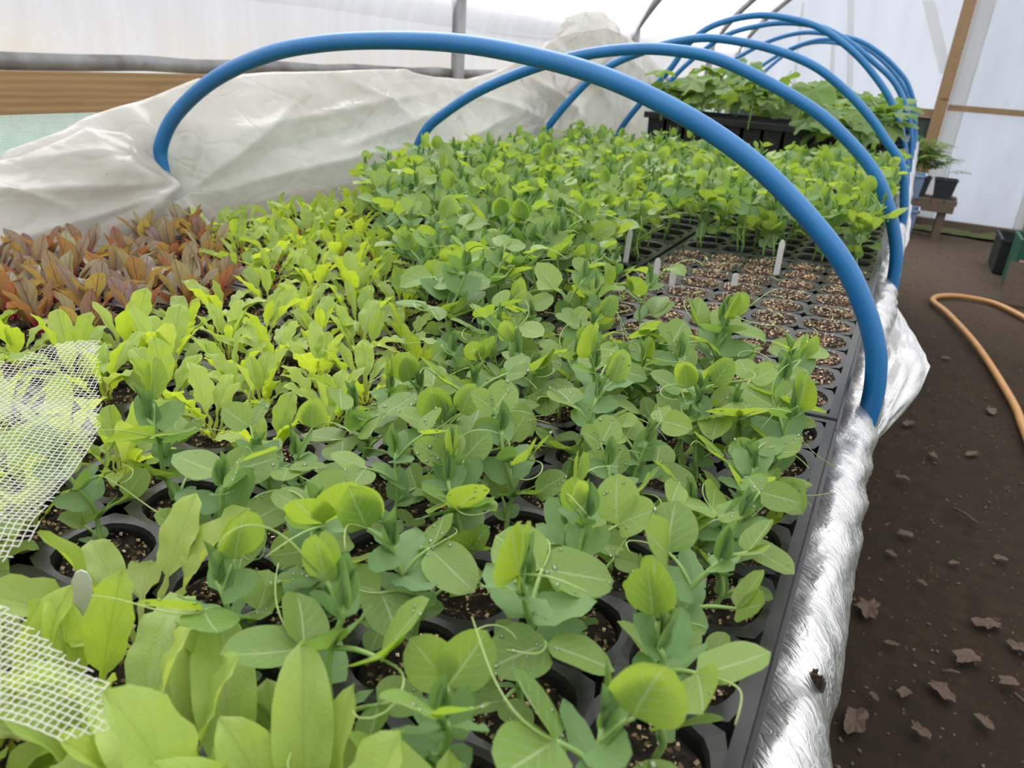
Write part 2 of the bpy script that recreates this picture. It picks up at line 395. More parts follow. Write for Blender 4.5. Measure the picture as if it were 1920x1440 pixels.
def water_mat():
    m = N('water'); fr = m.n('Fresnel'); fr.inputs[0].default_value = 1.45
    return m.done(m.mixs(m.math('ADD', fr.outputs[0], 0.12), m.one('BsdfTransparent', (0.97, 0.99, 0.97)), m.one('BsdfGlossy', (1, 1, 1), Roughness=0.05)))
M_WATER = water_mat()

# ------------------------------------------------------------------ the setting
ZF = -0.95; XW = -1.70; YE = 8.1; YB = -2.0; XR = 3.3; XC = 0.8
def arch_profile(off=0.0, z0=ZF):
    R = 2.5 / math.sin(math.radians(52)); cz = 0.51 - R * math.cos(math.radians(52))
    p = [(XW - off, z0), (XW - off, 0.0), (XW - off, 0.36)]
    for i in range(1, 24):
        a = math.radians(-52 + 104 * i / 24)
        p.append((XC + (R + off) * math.sin(a), cz + (R + off) * math.cos(a)))
    p += [(XR + off, 0.36), (XR + off, 0.0), (XR + off, z0)]
    return p

def structure():
    g = Geo().grid(lambda u, v: (-2.2 + 6.2 * u, YB - 0.3 + (YE + 0.6 - YB) * v,
          ZF + 0.018 * noise.noise(Vector((u * 9, v * 15, 0))) + 0.008 * noise.noise(Vector((u * 40, v * 60, 3)))), 120, 190)
    tag(link('floor', g.mesh('floor', M_FLOOR)), 'trodden brown earth floor of the polytunnel path', 'floor', kind='structure')
    g = Geo(); g.add([(-60, -60, ZF - 0.06), (60, -60, ZF - 0.06), (60, 60, ZF - 0.06), (-60, 60, ZF - 0.06)], [(0, 1, 2, 3)])
    tag(link('ground_outside', g.mesh('ground_outside', M_OUTSIDE)), 'unseen ground outside the polytunnel, grey for neutral bounce light', 'ground', kind='structure')
    # side wall film with a slight sag between the arches and a rolled lower hem
    def wall(sx, x0):
        def fn(u, v):
            y = YB + (YE - YB) * u; z = 0.165 + (0.47 - 0.165) * v
            sag = 0.014 * math.sin(math.pi * v) * (0.5 + 0.5 * math.sin(y * 2.1)) + 0.004 * noise.noise(Vector((y * 6, z * 3, 1)))
            x = x0 + sx * (0.045 - sag) - sx * max(0, z - 0.40) * 0.3
            return (x, y, z)
        return Geo().grid(fn, 200, 8)
    w = tag(link('wall_left', wall(-1, XW).mesh('wall_left', M_FILMW)), 'milky polythene side wall behind the bench', 'wall', kind='structure')
    tag(link('wall_right', wall(1, XR).mesh('wall_right', M_FILMW)), 'milky polythene side wall across the path', 'wall', kind='structure')
    for x in (XW - 0.035, XR + 0.035):
        pts = [(x + 0.004 * math.sin(i * 1.7), YB + (YE - YB) * i / 60, 0.182 + 0.003 * math.sin(i * 2.3)) for i in range(61)]
        hem = link('hem_roll', Geo().tube(pts, 0.019, 10).mesh('hem_roll', simple('grey_film_roll', (0.36, 0.37, 0.38), 0.35, c2=(0.10, 0.09, 0.08), nscale=9, tr=0.2, trc=(0.5, 0.5, 0.5))), w if x < 0 else D.objects['wall_right'])
    prof = arch_profile(0.04)[2:-2]
    def roof(u, v):
        k = v * (len(prof) - 1); i = min(int(k), len(prof) - 2); t = k - i
        x = prof[i][0] * (1 - t) + prof[i+1][0] * t; z = prof[i][1] * (1 - t) + prof[i+1][1] * t
        y = YB + (YE - YB) * u
        return (x, y, z - 0.01 * abs(math.sin(y * 1.5)))
    g = Geo().grid(roof, 60, 52)
    tag(link('ceiling', g.mesh('ceiling', M_FILMR)), 'clear polythene roof of the tunnel', 'ceiling', kind='structure')
    # timber side rail and green netting skirt
    for side, x in (('left', XW + 0.01), ('right', XR - 0.01)):
        s = 1 if side == 'left' else -1
        g = Geo()
        y = YB
        while y < YE - 0.1:
            y1 = min(y + 2.9, YE); g.box((min(x, x - s * 0.03), y, 0.078), (max(x, x - s * 0.03), y1 - 0.003, 0.163)); y = y1
        tag(link('trim_1' if side == 'left' else 'trim_2', g.mesh('side_rail', M_WOOD, False)), 'sawn timber side rail under the film hem' if s > 0 else 'timber rail of the far side wall', 'rail', kind='structure')
        xx = x - s * 0.045
        g = Geo().grid(lambda u, v: (xx + 0.006 * math.sin(u * 50), YB + (YE - YB) * u, ZF + (0.12 - ZF) * v), 120, 4)
        tag(link('wall_skirt_' + side, g.mesh('net_skirt', M_GNET)), 'green shade netting below the timber rail' if s > 0 else 'green shade netting on the far side wall', 'netting', kind='structure')
    # end walls: film panel with taped seams
    for nm, y in (('end', YE), ('back', YB)):
        pr = arch_profile(0.03)
        c = (XC, 0.0)
        g = Geo(); vs_ = [(c[0], y, c[1])] + [(p[0], y + 0.01, p[1]) for p in pr]
        g.add(vs_, [(0, i, i + 1) for i in range(1, len(pr))] + [(0, len(pr), 1)])
        w = tag(link('wall_' + nm, g.mesh('wall_' + nm, M_FILME, False)), 'bluish polythene end wall of the tunnel' if nm == 'end' else 'polythene end wall behind the viewer', 'wall', kind='structure')
        if nm == 'end':
            for (xa, za, xb, zb, wd) in ((-0.59, 0.0, -0.80, 0.95, 0.028), (-0.76, 0.0, -0.87, 0.6, 0.02), (-0.17, 0.95, 0.12, 0.38, 0.05), (-1.1, -0.2, -1.2, 0.9, 0.015)):
                g = Geo(); g.add([(xa - wd, y - 0.006, za), (xa + wd, y - 0.006, za), (xb + wd, y - 0.006, zb), (xb - wd, y - 0.006, zb),
                                  (xa, y - 0.018, za), (xb, y - 0.018, zb)], [(0, 4, 5, 3), (4, 1, 2, 5)])
                link('film_seam', g.mesh('film_seam', M_STRIP, False), w)
    # door in the end wall
    d = tag(link('door_1', None, None, T(0, YE, 0)), 'polythene door beside the timber post in the end wall', 'door', kind='structure')
    y = -0.05
    def bx(nm, lo, hi, m): return link(nm, Geo().box(lo, hi).mesh(nm, m, False), d)
    bx('door_post', (0.10, y - 0.07, ZF), (0.20, y + 0.02, 1.55), M_POST)
    bx('door_post', (1.06, y - 0.07, ZF), (1.16, y + 0.02, 1.45), M_POST)
    bx('film_strip', (0.205, y - 0.012, ZF + 0.10), (0.34, y - 0.004, 1.5), M_STRIP)
    bx('film_strip', (0.98, y - 0.012, ZF + 0.10), (1.055, y - 0.004, 1.4), M_STRIP)
    bx('door_panel', (0.33, y - 0.008, ZF + 0.10), (0.99, y - 0.003, 1.4), M_FILMD)
    bx('door_rail', (0.205, y - 0.04, 0.085), (1.06, y - 0.013, 0.135), M_POST)
    bx('wall_rail', (-0.9, y - 0.03, 0.015), (0.10, y, 0.085), M_POST)
    bx('sill_board', (-0.6, y - 0.05, ZF), (1.4, y, ZF + 0.10), M_OLDWOOD)
    # lower boards of the end wall left of the post
    g = Geo(); g.box((-1.7, YE - 0.045, ZF), (0.10, YE - 0.035, 0.012))
    tag(link('wall_end_board', g.mesh('wall_end_board', simple('dark_green_board', (0.03, 0.05, 0.035), 0.7, c2=(0.05, 0.07, 0.05)), False)), 'dark green board low on the end wall', 'board', kind='structure')
    g = Geo().grid(lambda u, v: (-0.5 + 2.0 * u, YE - 0.30 + 0.28 * v, ZF + 0.02 + 0.05 * v * (0.6 + noise.noise(Vector((u * 14, v * 3, 5)))) + 0.012 * noise.noise(Vector((u * 60, v * 20, 2)))), 90, 14)
    tag(link('moss', g.mesh('moss', M_MOSS)), 'strip of moss and weeds at the foot of the end wall', 'moss', kind='stuff')
structure()

def arches():
    words = ['nearest steel tunnel arch behind the bunched cover sheet', 'second steel tunnel arch rising beside the heaped cover sheet',
             'third steel tunnel arch above the squash plants', 'last steel tunnel arch at the end wall']
    for k, y in enumerate((2.81, 4.95, 6.95, 8.02)):
        pr = arch_profile(-0.0)
        t = thing('tunnel_arch', words[k], 'tunnel arch', (0, y, 0), 'steel tunnel arches')
        leg = lambda x: Geo().tube([(x, 0, ZF - 0.1), (x, 0, 0.0), (x, 0, 0.47)], 0.027, 12)
        link('arch_leg', leg(XW).mesh('arch_leg', M_STEEL), t); link('arch_leg', leg(XR).mesh('arch_leg', M_STEEL), t)
        pts = spline([(XW, 0, 0.42), (XW, 0, 0.48)] + [(p[0], 0, p[1]) for p in pr[3:-3]] + [(XR, 0, 0.48), (XR, 0, 0.42)], 3)
        link('arch_bow', Geo().tube(pts, 0.024, 12).mesh('arch_bow', M_STEEL), t)
        for q in (5, 8):
            p = pts[q * 3]
            link('bolt', Geo().tube([(p.x + 0.01, -0.03, p.z - 0.02), (p.x + 0.035, -0.03, p.z - 0.045)], 0.006, 6).mesh('bolt', M_STEEL), t)
arches()

# ------------------------------------------------------------------ bench with foil
BY0, BY1 = -0.35, 5.6
def bench():
    t = thing('bench', 'long staging bench wrapped in silver foil under the plug trays', 'bench', (0, 0, 0))
    link('bench_top', Geo().box((-1.06, BY0, -0.10), (0.0, BY1, -0.066)).mesh('bench_top', M_BOARD, False), t)
    link('side_board', Geo().box((-0.002, BY0, -0.20), (0.018, BY1, -0.068)).mesh('side_board', M_BOARD, False), t)
    link('side_board', Geo().box((-1.08, BY0, -0.20), (-1.06, BY1, -0.02)).mesh('side_board', M_BOARD, False), t)
    y = BY0 + 0.2
    while y < BY1:
        for x in (-1.0, -0.07):
            link('leg', Geo().box((x - 0.03, y - 0.03, ZF - 0.02), (x + 0.03, y + 0.03, -0.10)).mesh('leg', M_BOARD, False), t)
        link('cross_rail', Geo().box((-1.0, y - 0.02, -0.17), (-0.04, y + 0.02, -0.10)).mesh('cross_rail', M_BOARD, False), t)
        y += 1.3
    # foil: lies on the bench top, rolls over the lip and hangs down the side
    prof = [(-0.30, -0.0645), (-0.10, -0.063), (-0.03, -0.060), (-0.010, -0.054), (0.006, -0.047), (0.018, -0.046), (0.029, -0.052), (0.0365, -0.064), (0.040, -0.080), (0.040, -0.12), (0.036, -0.17), (0.034, -0.24)]
    ps = spline([(p[0], 0, p[1]) for p in prof], 4)
    def fn(u, v):
        k = v * (len(ps) - 1); i = min(int(k), len(ps) - 2); q = ps[i].lerp(ps[i+1], k - i)
        y = BY0 + (BY1 - BY0) * u
        e = max(0.0, min(1.0, (q.x + 0.02) / 0.03))
        w = 0.0035 * e * noise.noise(Vector((y * 28 + q.z * 60, q.x * 50, 1))) + 0.0022 * e * (1 - 2 * abs(noise.noise(Vector((y * 90 - q.z * 90 + q.x * 60, q.x * 40, 7)))))
        w += 0.006 * e * noise.noise(Vector((y * 5, 0, 4)))
        pin = math.exp(-((y - 0.37) / 0.02) ** 2) * 0.006 * e
        nx, nz = (0.75, 0.55) if q.z < -0.05 and q.x > 0.02 else (0.2, 1.0)
        return (q.x + nx * (w - pin), y, q.z + nz * (w - pin))
    link('foil_edging', Geo().grid(fn, 900, len(ps) - 1).mesh('foil_edging', M_FOIL), t)
    # loose flaps of foil lifting away from the edge where the pipes go down
    def flap(poly, seed, n=36):
        """poly: edge curve A (on the bench lip) and free curve B, both as point lists"""
        A = spline(poly[0], 8); B = spline(poly[1], 8)
        def fn(u, v):
            i = u * (len(A) - 1); a0 = A[int(i)].lerp(A[min(int(i) + 1, len(A) - 1)], i % 1)
            j = u * (len(B) - 1); b0 = B[int(j)].lerp(B[min(int(j) + 1, len(B) - 1)], j % 1)
            p = a0.lerp(b0, v)
            w = 0.004 * noise.noise(Vector((u * 9, v * 7, seed))) + 0.003 * abs(noise.noise(Vector((u * 26, v * 18, seed + 3))))
            return (p.x + w, p.y, p.z + w * 1.2 + 0.010 * math.sin(math.pi * v))
        g = Geo().grid(fn, n, 20)
        link('foil_flap', g.mesh('foil_flap', M_FOIL), t)
    flap(([(0.034, 0.775, -0.085), (0.036, 1.0, -0.095), (0.034, 1.25, -0.095), (0.026, 1.47, -0.09)],
          [(0.036, 0.80, -0.09), (0.068, 0.953, -0.105), (0.097, 1.135, -0.105), (0.088, 1.22, -0.10), (0.066, 1.31, -0.097), (0.027, 1.49, -0.088)]), 2.0)
    flap(([(0.034, 1.86, -0.09), (0.036, 2.2, -0.095), (0.030, 2.9, -0.09)],
          [(0.036, 1.88, -0.10), (0.050, 2.15, -0.112), (0.052, 2.4, -0.105), (0.045, 2.75, -0.095), (0.031, 2.95, -0.088)]), 5.0)
    # torn nail hole in the foil
    g = Geo()
    for i in range(22):
        a = i * 0.7; x = 0.026 + rnd.uniform(-0.004, 0.004); yy = 0.372 + (x - 0.026) * -1.0 + rnd.uniform(-0.002, 0.002)
        g.box((x - 0.0007, yy - 0.0006, -0.052), (x + 0.0007, yy + 0.0006, -0.0445), M=T(0, 0, rnd.uniform(-0.004, 0.0)))
    link('foil_tear', g.mesh('foil_tear', M_TWIG, False), t)
bench()

# ------------------------------------------------------------------ plug trays
PITCH = 0.06; NX, NY = 5, 10; RIM = 0.0075
TW, TL = NX * PITCH + 2 * RIM, NY * PITCH + 2 * RIM          # 0.315 x 0.615
def tray_mesh():
    g = Geo(); seg = 24; hp = PITCH / 2
    for i in range(NX):
        for j in range(NY):
            cx = RIM + PITCH * (i + 0.5); cy = RIM + PITCH * (j + 0.5)
            rings = [[], [], [], []]
            for k in range(seg):
                a = 2 * math.pi * k / seg; c, s = math.cos(a), math.sin(a)
                ro = min(hp / max(abs(c), abs(s)), (2 * hp - 0.0062) / (abs(c) + abs(s)))
                sq = 1.0 + 0.06 * (1 - abs(math.cos(2 * a)))          # slightly squarish cells
                rings[0].append((cx + ro * c, cy + ro * s, 0.0))
                rings[1].append((cx + 0.0262 * sq * c, cy + 0.0262 * sq * s, -0.0006))
                rings[2].append((cx + 0.0250 * sq * c, cy + 0.0250 * sq * s, -0.0035))
                rings[3].append((cx + 0.0195 * sq * c, cy + 0.0195 * sq * s, -0.046))
            v = sum(rings, []); f = []
            for r in range(3):
                for k in range(seg):
                    k2 = (k + 1) % seg
                    f.append((r*seg + k, r*seg + k2, (r+1)*seg + k2, (r+1)*seg + k))
            f.append(tuple(3 * seg + k for k in range(seg)))
            g.add(v, f)
    # rim: flat border, two small steps and a flared skirt
    prof = [(RIM, 0.0), (0.0008, 0.0), (0.0, -0.0015), (0.0, -0.009), (-0.0022, -0.0105), (-0.0022, -0.014), (0.0018, -0.016), (0.004, -0.044)]
    for (ins, z), (ins2, z2) in zip(prof, prof[1:]):
        A = [(ins, ins, z), (TW - ins, ins, z), (TW - ins, TL - ins, z), (ins, TL - ins, z)]
        B = [(ins2, ins2, z2), (TW - ins2, ins2, z2), (TW - ins2, TL - ins2, z2), (ins2, TL - ins2, z2)]
        g.add(A + B, [(k, (k + 1) % 4, 4 + (k + 1) % 4, 4 + k) for k in range(4)])
    return g.mesh('tray_shell', M_TRAY, False)
ME_TRAY = tray_mesh()

def plug_geo(seed, flakes, lift=0.0, grow=1.0):
    r = random.Random(seed); g = Geo(); seg = 20
    rings = [(0.0, 1), (0.010, 8), (0.018, 14), (0.0243, seg)]
    pts = [(0, 0, -0.006)]; idx = [[0]]
    for rad, n in rings[1:]:
        idx.append([])
        for k in range(seg):
            a = 2 * math.pi * k / seg
            idx[-1].append(len(pts)); pts.append((rad * math.cos(a), rad * math.sin(a), -0.0065 + 0.0026 * r.uniform(-1, 1) - (0.002 if rad > 0.02 else 0)))
    f = [(0, idx[1][k], idx[1][(k + 1) % seg]) for k in range(seg)]
    for q in (1, 2):
        for k in range(seg): f.append((idx[q][k], idx[q+1][k], idx[q+1][(k + 1) % seg], idx[q][(k + 1) % seg]))
    g.add(pts, f)
    for _ in range(flakes):
        a = r.uniform(0, 6.28); rad = 0.023 * math.sqrt(r.random()); s = r.uniform(0.0004, 0.00125)
        M = T(rad * math.cos(a), rad * math.sin(a), -0.0052 + r.uniform(-0.001, 0.0012)) @ RZ(r.uniform(0, 6.28)) @ RX(r.uniform(-0.9, 0.9)) @ RY(r.uniform(-0.9, 0.9))
        g.add([(-s, -s * 0.7, 0), (s * 0.9, -s * 0.8, 0.0002), (s * 1.1, s * 0.6, 0), (-s * 0.8, s * 0.9, 0.0003), (0, 0, -s * 0.7)],
              [(0, 1, 2, 3), (0, 4, 1), (1, 4, 2), (2, 4, 3), (3, 4, 0)], None, 1, M)
    for p in g.v: p.x *= grow; p.y *= grow; p.z += lift
    return g
PLUGS = [plug_geo(40 + i, 95) for i in range(5)]
ME_PLUG = [g.mesh('soil_plug', [M_SOIL, M_FLAKE], False) for g in PLUGS]
ME_PLUGB = [plug_geo(60 + i, 150, 0.0064, 1.13).mesh('soil_plug', [M_SOILB, M_FLAKE], False) for i in range(4)]

TILT = math.radians(3.0)
def right_z(x): return math.tan(TILT) * x
CELLS = []      # (x, y, z, tray tag, column, row)
def place_tray(tagname, M, label, plugs=True, bare=False):
    t = thing('plug_tray', label, 'plant tray', M=M, group='black plug trays on the bench')
    link('tray_shell', ME_TRAY, t)
    joined = Geo()
    for i in range(NX):
        for j in range(NY):
            cx = RIM + PITCH * (i + 0.5); cy = RIM + PITCH * (j + 0.5)
            L = T(cx, cy, 0) @ RZ(rnd.uniform(0, 6.28))
            if plugs: link('soil_plug', rnd.choice(ME_PLUGB if bare else ME_PLUG), t, L)
            else: joined.join(PLUGS[(i + j) % 5] if False else FLAT, L)
            w = M @ Vector((cx, cy, -0.004)); CELLS.append((w.x, w.y, w.z, tagname, i, j))
    if not plugs:
        o = link('compost', joined.mesh('compost', M_SOIL), t); o['kind'] = 'stuff'
FLAT = Geo(); FLAT.add([(0, 0, -0.005)] + [(0.0243 * math.cos(k * 0.5236), 0.0243 * math.sin(k * 0.5236), -0.008) for k in range(12)], [(0, 1 + k, 1 + (k + 1) % 12) for k in range(12)])

def rt(y0): return T(-TW * math.cos(TILT), y0, -TW * math.sin(TILT)) @ RY(-TILT)
place_tray('R0', rt(0.015), 'black plug tray of young peas along the foil edge, nearest the viewer')
place_tray('R1', rt(0.635), 'mostly bare plug tray with brown compost and white labels inside first hoop', bare=True)
place_tray('R2', rt(1.255), 'black plug tray of dense peas right behind the bare tray', plugs=False)
place_tray('R3', rt(1.875), 'black plug tray of peas by the foil edge in front of the squash', plugs=False)
LT = ['black plug tray under the white netting', 'black plug tray of lime green chard beside the near peas', 'black plug tray where red beet meets green chard',
      'black plug tray of red-stemmed chard and peas by the cover sheet', 'black plug tray of peas level with the second hoop', 'black plug tray of peas behind the second hoop foot',
      'black plug tray of peas against the heaped cover sheet']
LX1 = -0.321
for k in range(7):
    y0 = 0.0 + k * (TW + 0.004)
    # turned a quarter so its long side runs across the bench
    place_tray('L%d' % k, T(LX1, y0, -0.0165) @ RZ(math.pi / 2), LT[k], plugs=(k < 3))

# ------------------------------------------------------------------ leaf shapes
def leaf_geo(L, W, wfn, fold=0.25, bend=0.4, wave=0.0, wk=3.0, nu=6, nv=9, skew=0.0, ph=0.0, twist=0.0, cup=0.0):
    g = Geo(); vs_, uv, fs = [], [], []
    for j in range(nv + 1):
        v = j / nv
        if abs(bend) > 1e-3:
            th = bend * v; y = L * math.sin(th) / bend; z = L * (1 - math.cos(th)) / bend
        else: th, y, z = 0.0, L * v, 0.0
        hw = max(wfn(v), 0.012) * W * 0.5
        tw = twist * v
        for i in range(nu + 1):
            u = -1 + 2 * i / nu
            x = hw * u * math.cos(fold); dz = abs(hw * u) * math.sin(fold) + cup * (hw * u) ** 2 / max(W, 1e-6)
            dz += wave * W * u * u * math.sin(wk * 2 * math.pi * v + ph + (1.3 if u > 0 else 0))
            x += skew * hw * (1 - u * u)
            x, dz = x * math.cos(tw) - dz * math.sin(tw), x * math.sin(tw) + dz * math.cos(tw)
            vs_.append((x, y - dz * math.sin(th), z + dz * math.cos(th))); uv.append((0.5 + 0.5 * u, v))
    for j in range(nv):
        for i in range(nu):
            a = j * (nu + 1) + i; fs.append((a, a + 1, a + nu + 2, a + nu + 1))
    return g.add(vs_, fs, uv)
def w_pea(v): return max(0.0, 1 - (2 * v ** 0.82 - 1) ** 2) ** 0.55
def w_pea_notch(v): return w_pea(v) * (1 + 0.03 * math.sin(v * 40))
def w_stip(v): return max(0.0, 1 - (2 * v ** 0.6 - 1) ** 2) ** 0.5
def w_bud(v): return max(0.0, math.sin(math.pi * v ** 0.8)) ** 0.7
def chard_w(pet, tipr=0.6):
    def f(v):
        if v < pet: return 0.13 + 0.05 * (v / pet)
        s = (v - pet) / (1 - pet)
        return 0.16 * (1 - s) ** 3 + max(0.0, 1 - (2 * s ** 0.95 - 1) ** 2) ** tipr * (0.92 + 0.08 * s)
    return f
def chard_w2(pet):      # strap-like young leaf
    def f(v):
        if v < pet: return 0.22
        s = (v - pet) / (1 - pet); return (0.22 + 0.78 * min(1.0, s * 1.7)) * max(0.0, 1 - max(0.0, (s - 0.62) / 0.38) ** 2.2) ** 0.6
    return f

PEA_LEAFLETS = []
for i in range(9):
    r = random.Random(100 + i)
    PEA_LEAFLETS.append(leaf_geo(1.0, r.uniform(0.72, 0.94), w_pea, fold=r.uniform(0.06, 0.34), bend=r.uniform(-0.55, 0.25), wave=r.uniform(0.0, 0.03), wk=r.uniform(1, 2), nu=6, nv=9,
                                 skew=r.uniform(-0.1, 0.1), ph=r.uniform(0, 6)))
ME_LEAFLET = [g.mesh('leaflet', M_PEA) for g in PEA_LEAFLETS]
PEA_LOW = []
for i in range(6):
    r = random.Random(140 + i)
    PEA_LOW.append(leaf_geo(1.0, r.uniform(0.72, 0.94), w_pea, fold=r.uniform(0.05, 0.4), bend=r.uniform(-0.6, 0.3), nu=4, nv=6))
STIPS = []
for i in range(5):
    r = random.Random(160 + i)
    STIPS.append(leaf_geo(1.0, r.uniform(0.62, 0.8), w_stip, fold=r.uniform(0.05, 0.3), bend=r.uniform(-0.3, 0.5), wave=r.uniform(0.01, 0.05), wk=2.5, nu=5, nv=8, skew=0.15, ph=r.uniform(0, 6)))
ME_STIP = [g.mesh('stipule', M_STIP) for g in STIPS]
STIP_LOW = [leaf_geo(1.0, 0.7, w_stip, fold=0.2, bend=0.2, nu=2, nv=5)]
BUDS = [leaf_geo(1.0, w, w_bud, fold=f, bend=b, nu=4, nv=7) for w, f, b in ((0.5, 1.05, 0.15), (0.42, 1.2, -0.1), (0.55, 0.9, 0.3))]
ME_BUD = [g.mesh('folded_leaf', M_BUD) for g in BUDS]

def tendril_pts(r, o, d, L):
    p = Vector(o); d = Vector(d).normalized(); out = [p.copy()]
    side = d.cross(Vector((0, 0, 1)))
    side = side.normalized() if side.length > 1e-3 else Vector((1, 0, 0))
    up = side.cross(d); n = 12; curl = r.uniform(-1.0, 1.0); phs = r.uniform(0, 6.28); tight = r.random() < 0.45
    for i in range(n):
        t = i / n
        k = (0.25 + (2.2 * t * t if tight else 0.5 * t)) * curl
        d = (d + side * k * 0.45 + up * (0.10 * math.sin(phs + t * 4)) + Vector((0, 0, -0.03))).normalized()
        if tight and t > 0.5:
            side = (side - d * side.dot(d)).normalized()
        p = p + d * L / n; out.append(p.copy())
    return out

def pea_record(seed, near=True, H=None):
    """list of (name, mesh, matrix, children) for one plant standing on z = 0"""
    r = random.Random(seed); H = H or r.uniform(0.062, 0.088); nn = 5 if near else 4
    lean = Vector((r.uniform(-0.16, 0.16), r.uniform(-0.16, 0.16), 0)); base = r.uniform(0, 6.28)
    def sp(t): return Vector((lean.x * H * t * t + 0.0022 * math.sin(t * 9 + seed), lean.y * H * t * t + 0.0022 * math.cos(t * 8 + seed), H * t - 0.004))
    rec = []
    if near:
        stem = Geo().tube([sp(i / 12) for i in range(13)], [0.0017 - 0.0006 * i / 12 for i in range(13)], 8)
        rec.append(('stem', stem.mesh('stem', M_STEM), Matrix.Identity(4), []))
    else:
        stem = Geo().tube([sp(i / 5) for i in range(6)], [0.0015 - 0.0005 * i / 5 for i in range(6)], 5)
        rec.append(('stem', stem.mesh('stem', M_STEM), Matrix.Identity(4), []))
    for k in range(nn):
        t = 0.20 + 0.72 * (k / (nn - 1)) ** 0.9
        o = sp(t); a = base + math.pi * k + r.uniform(-0.6, 0.6)
        size = lerp_table([(0, 0.0155), (0.35, 0.0225), (0.7, 0.0262), (1, 0.021)], k / (nn - 1)) * r.uniform(0.85, 1.15)
        el = r.uniform(0.35, 0.85) if k < nn - 1 else r.uniform(0.7, 1.1)
        plen = r.uniform(0.015, 0.028) * (0.8 if k == 0 else 1.0)
        d = az(a, el); e = o + d * plen + Vector((0, 0, -0.001))
        pts = spline([o, o + d * plen * 0.5 + Vector((0, 0, 0.0012)), e], 4)
        pet = Geo().tube(pts, [0.00105 - 0.0003 * i / (len(pts) - 1) for i in range(len(pts))], 6 if near else 4)
        ch = []
        folded = (k == nn - 1 and r.random() < 0.4)
        spread = r.uniform(0.75, 1.25); tiltl = r.uniform(-0.2, 0.95); roll = r.uniform(-0.35, 0.35)
        mats = []
        for s in (-1, 1):
            if folded:
                dd = az(a + s * 0.25, el + 0.3); nrm = az(a + s * 1.7, 0.1)
            else:
                dd = az(a + s * spread, tiltl + s * roll * 0.4); nrm = Vector((0, 0, 1)) + az(a + s * spread + 1.57, 0) * (s * r.uniform(-0.3, 0.8)) + az(a + math.pi, 0) * r.uniform(-0.3, 0.8)
            mats.append(frame(e, dd, nrm) @ Matrix.Scale(size * r.uniform(0.9, 1.1), 4))
        td = None
        if k >= 1 and r.random() < (0.75 if near else 0.45):
            td = tendril_pts(r, e, az(a + r.uniform(-0.3, 0.3), el * 0.6), r.uniform(0.02, 0.05))
        if near:
            for Mx in mats: ch.append(('leaflet', r.choice(ME_LEAFLET), Mx))
            if td: ch.append(('tendril', Geo().tube(td, [0.00050 - 0.0003 * i / 12 for i in range(13)], 5).mesh('tendril', M_TENDRIL), Matrix.Identity(4)))
            rec.append(('leaf', pet.mesh('leaf_stalk', M_STEM), Matrix.Identity(4), ch))
        else:
            g = Geo().join(pet, None, 1)
            for Mx in mats: g.join(r.choice(PEA_LOW), Mx, 0)
            if td: g.join(Geo().tube(td[::2], 0.0004, 3), None, 2)
            rec.append(('leaf', g.mesh('leaf', [M_PEA, M_STEM, M_TENDRIL]), Matrix.Identity(4), []))
        # stipules clasping the node
        ss = size * r.uniform(0.78, 1.0)
        for s in (-1, 1):
            dd = az(a + s * r.uniform(0.7, 1.2), r.uniform(0.15, 0.95)); nrm = az(a + math.pi, 0.9) if r.random() < 0.5 else Vector((0, 0, 1))
            Mx = frame(o, dd, nrm) @ Matrix.Scale(ss * (1 if near else 1.1), 4)
            if near: rec.append(('stipule', r.choice(ME_STIP), Mx, []))
            elif s > 0 or k > 1: rec.append(('stipule', ME_STIPLOW, Mx, []))
    # folded growing tip
    tp = sp(0.97)
    for q in range(3 if near else 2):
        dd = az(base + q * 2.1, r.uniform(1.15, 1.5)); rec.append(('folded_leaf', r.choice(ME_BUD), frame(tp, dd, az(base + q * 2.1 + math.pi, 0.2)) @ Matrix.Scale(r.uniform(0.016, 0.024), 4), []))
    return rec
ME_STIPLOW = STIP_LOW[0].mesh('stipule', M_STIP)
PEA_NEAR = [pea_record(200 + i) for i in range(14)]
PEA_FAR = [pea_record(300 + i, False, 0.066 + 0.003 * (i % 5)) for i in range(12)]

LEAFLET_WORLD = []
def plant(rec, name, M, label, cat, group, note=False):
    root = thing(name, label, cat, M=M, group=group)
    for nm, me, L, ch in rec:
        o = link(nm, me, root, L)
        for nm2, me2, L2 in ch:
            link(nm2, me2, o, L2)
            if note and nm2 == 'leaflet': LEAFLET_WORLD.append((me2, M @ L @ L2))
    return root

# chard / beet leaf pools
def leaf_pool(n, seed, mat, name, kind):
    out = []
    for i in range(n):
        r = random.Random(seed + i)
        if kind == 'chard':
            strap = r.random() < 0.3; pet = r.uniform(0.32, 0.48)
            g = leaf_geo(1.0, r.uniform(0.19, 0.24) if strap else r.uniform(0.25, 0.35), chard_w2(0.3) if strap else chard_w(pet), fold=r.uniform(0.15, 0.6), bend=-r.uniform(0.1, 1.3) * (1.6 if r.random() < 0.2 else 1), wave=r.uniform(0.03, 0.10),
                         wk=r.uniform(3, 6), nu=6, nv=18, ph=r.uniform(0, 6), twist=r.uniform(-0.4, 0.4))
        elif kind == 'beet':
            pet = r.uniform(0.32, 0.46)
            g = leaf_geo(1.0, r.uniform(0.24, 0.36), chard_w(pet, 0.75), fold=r.uniform(0.1, 0.55), bend=-r.uniform(0.05, 1.3), wave=r.uniform(0.02, 0.07), wk=r.uniform(2, 4), nu=6, nv=12, ph=r.uniform(0, 6), twist=r.uniform(-0.5, 0.5))
        out.append(g.mesh(name, mat))
    return out
POOL_CH = leaf_pool(12, 500, M_CHARD, 'leaf', 'chard')
POOL_CH2 = leaf_pool(12, 500, M_CHARD2, 'leaf', 'chard')
POOL_CHR = leaf_pool(8, 520, M_CHARDR, 'leaf', 'chard')
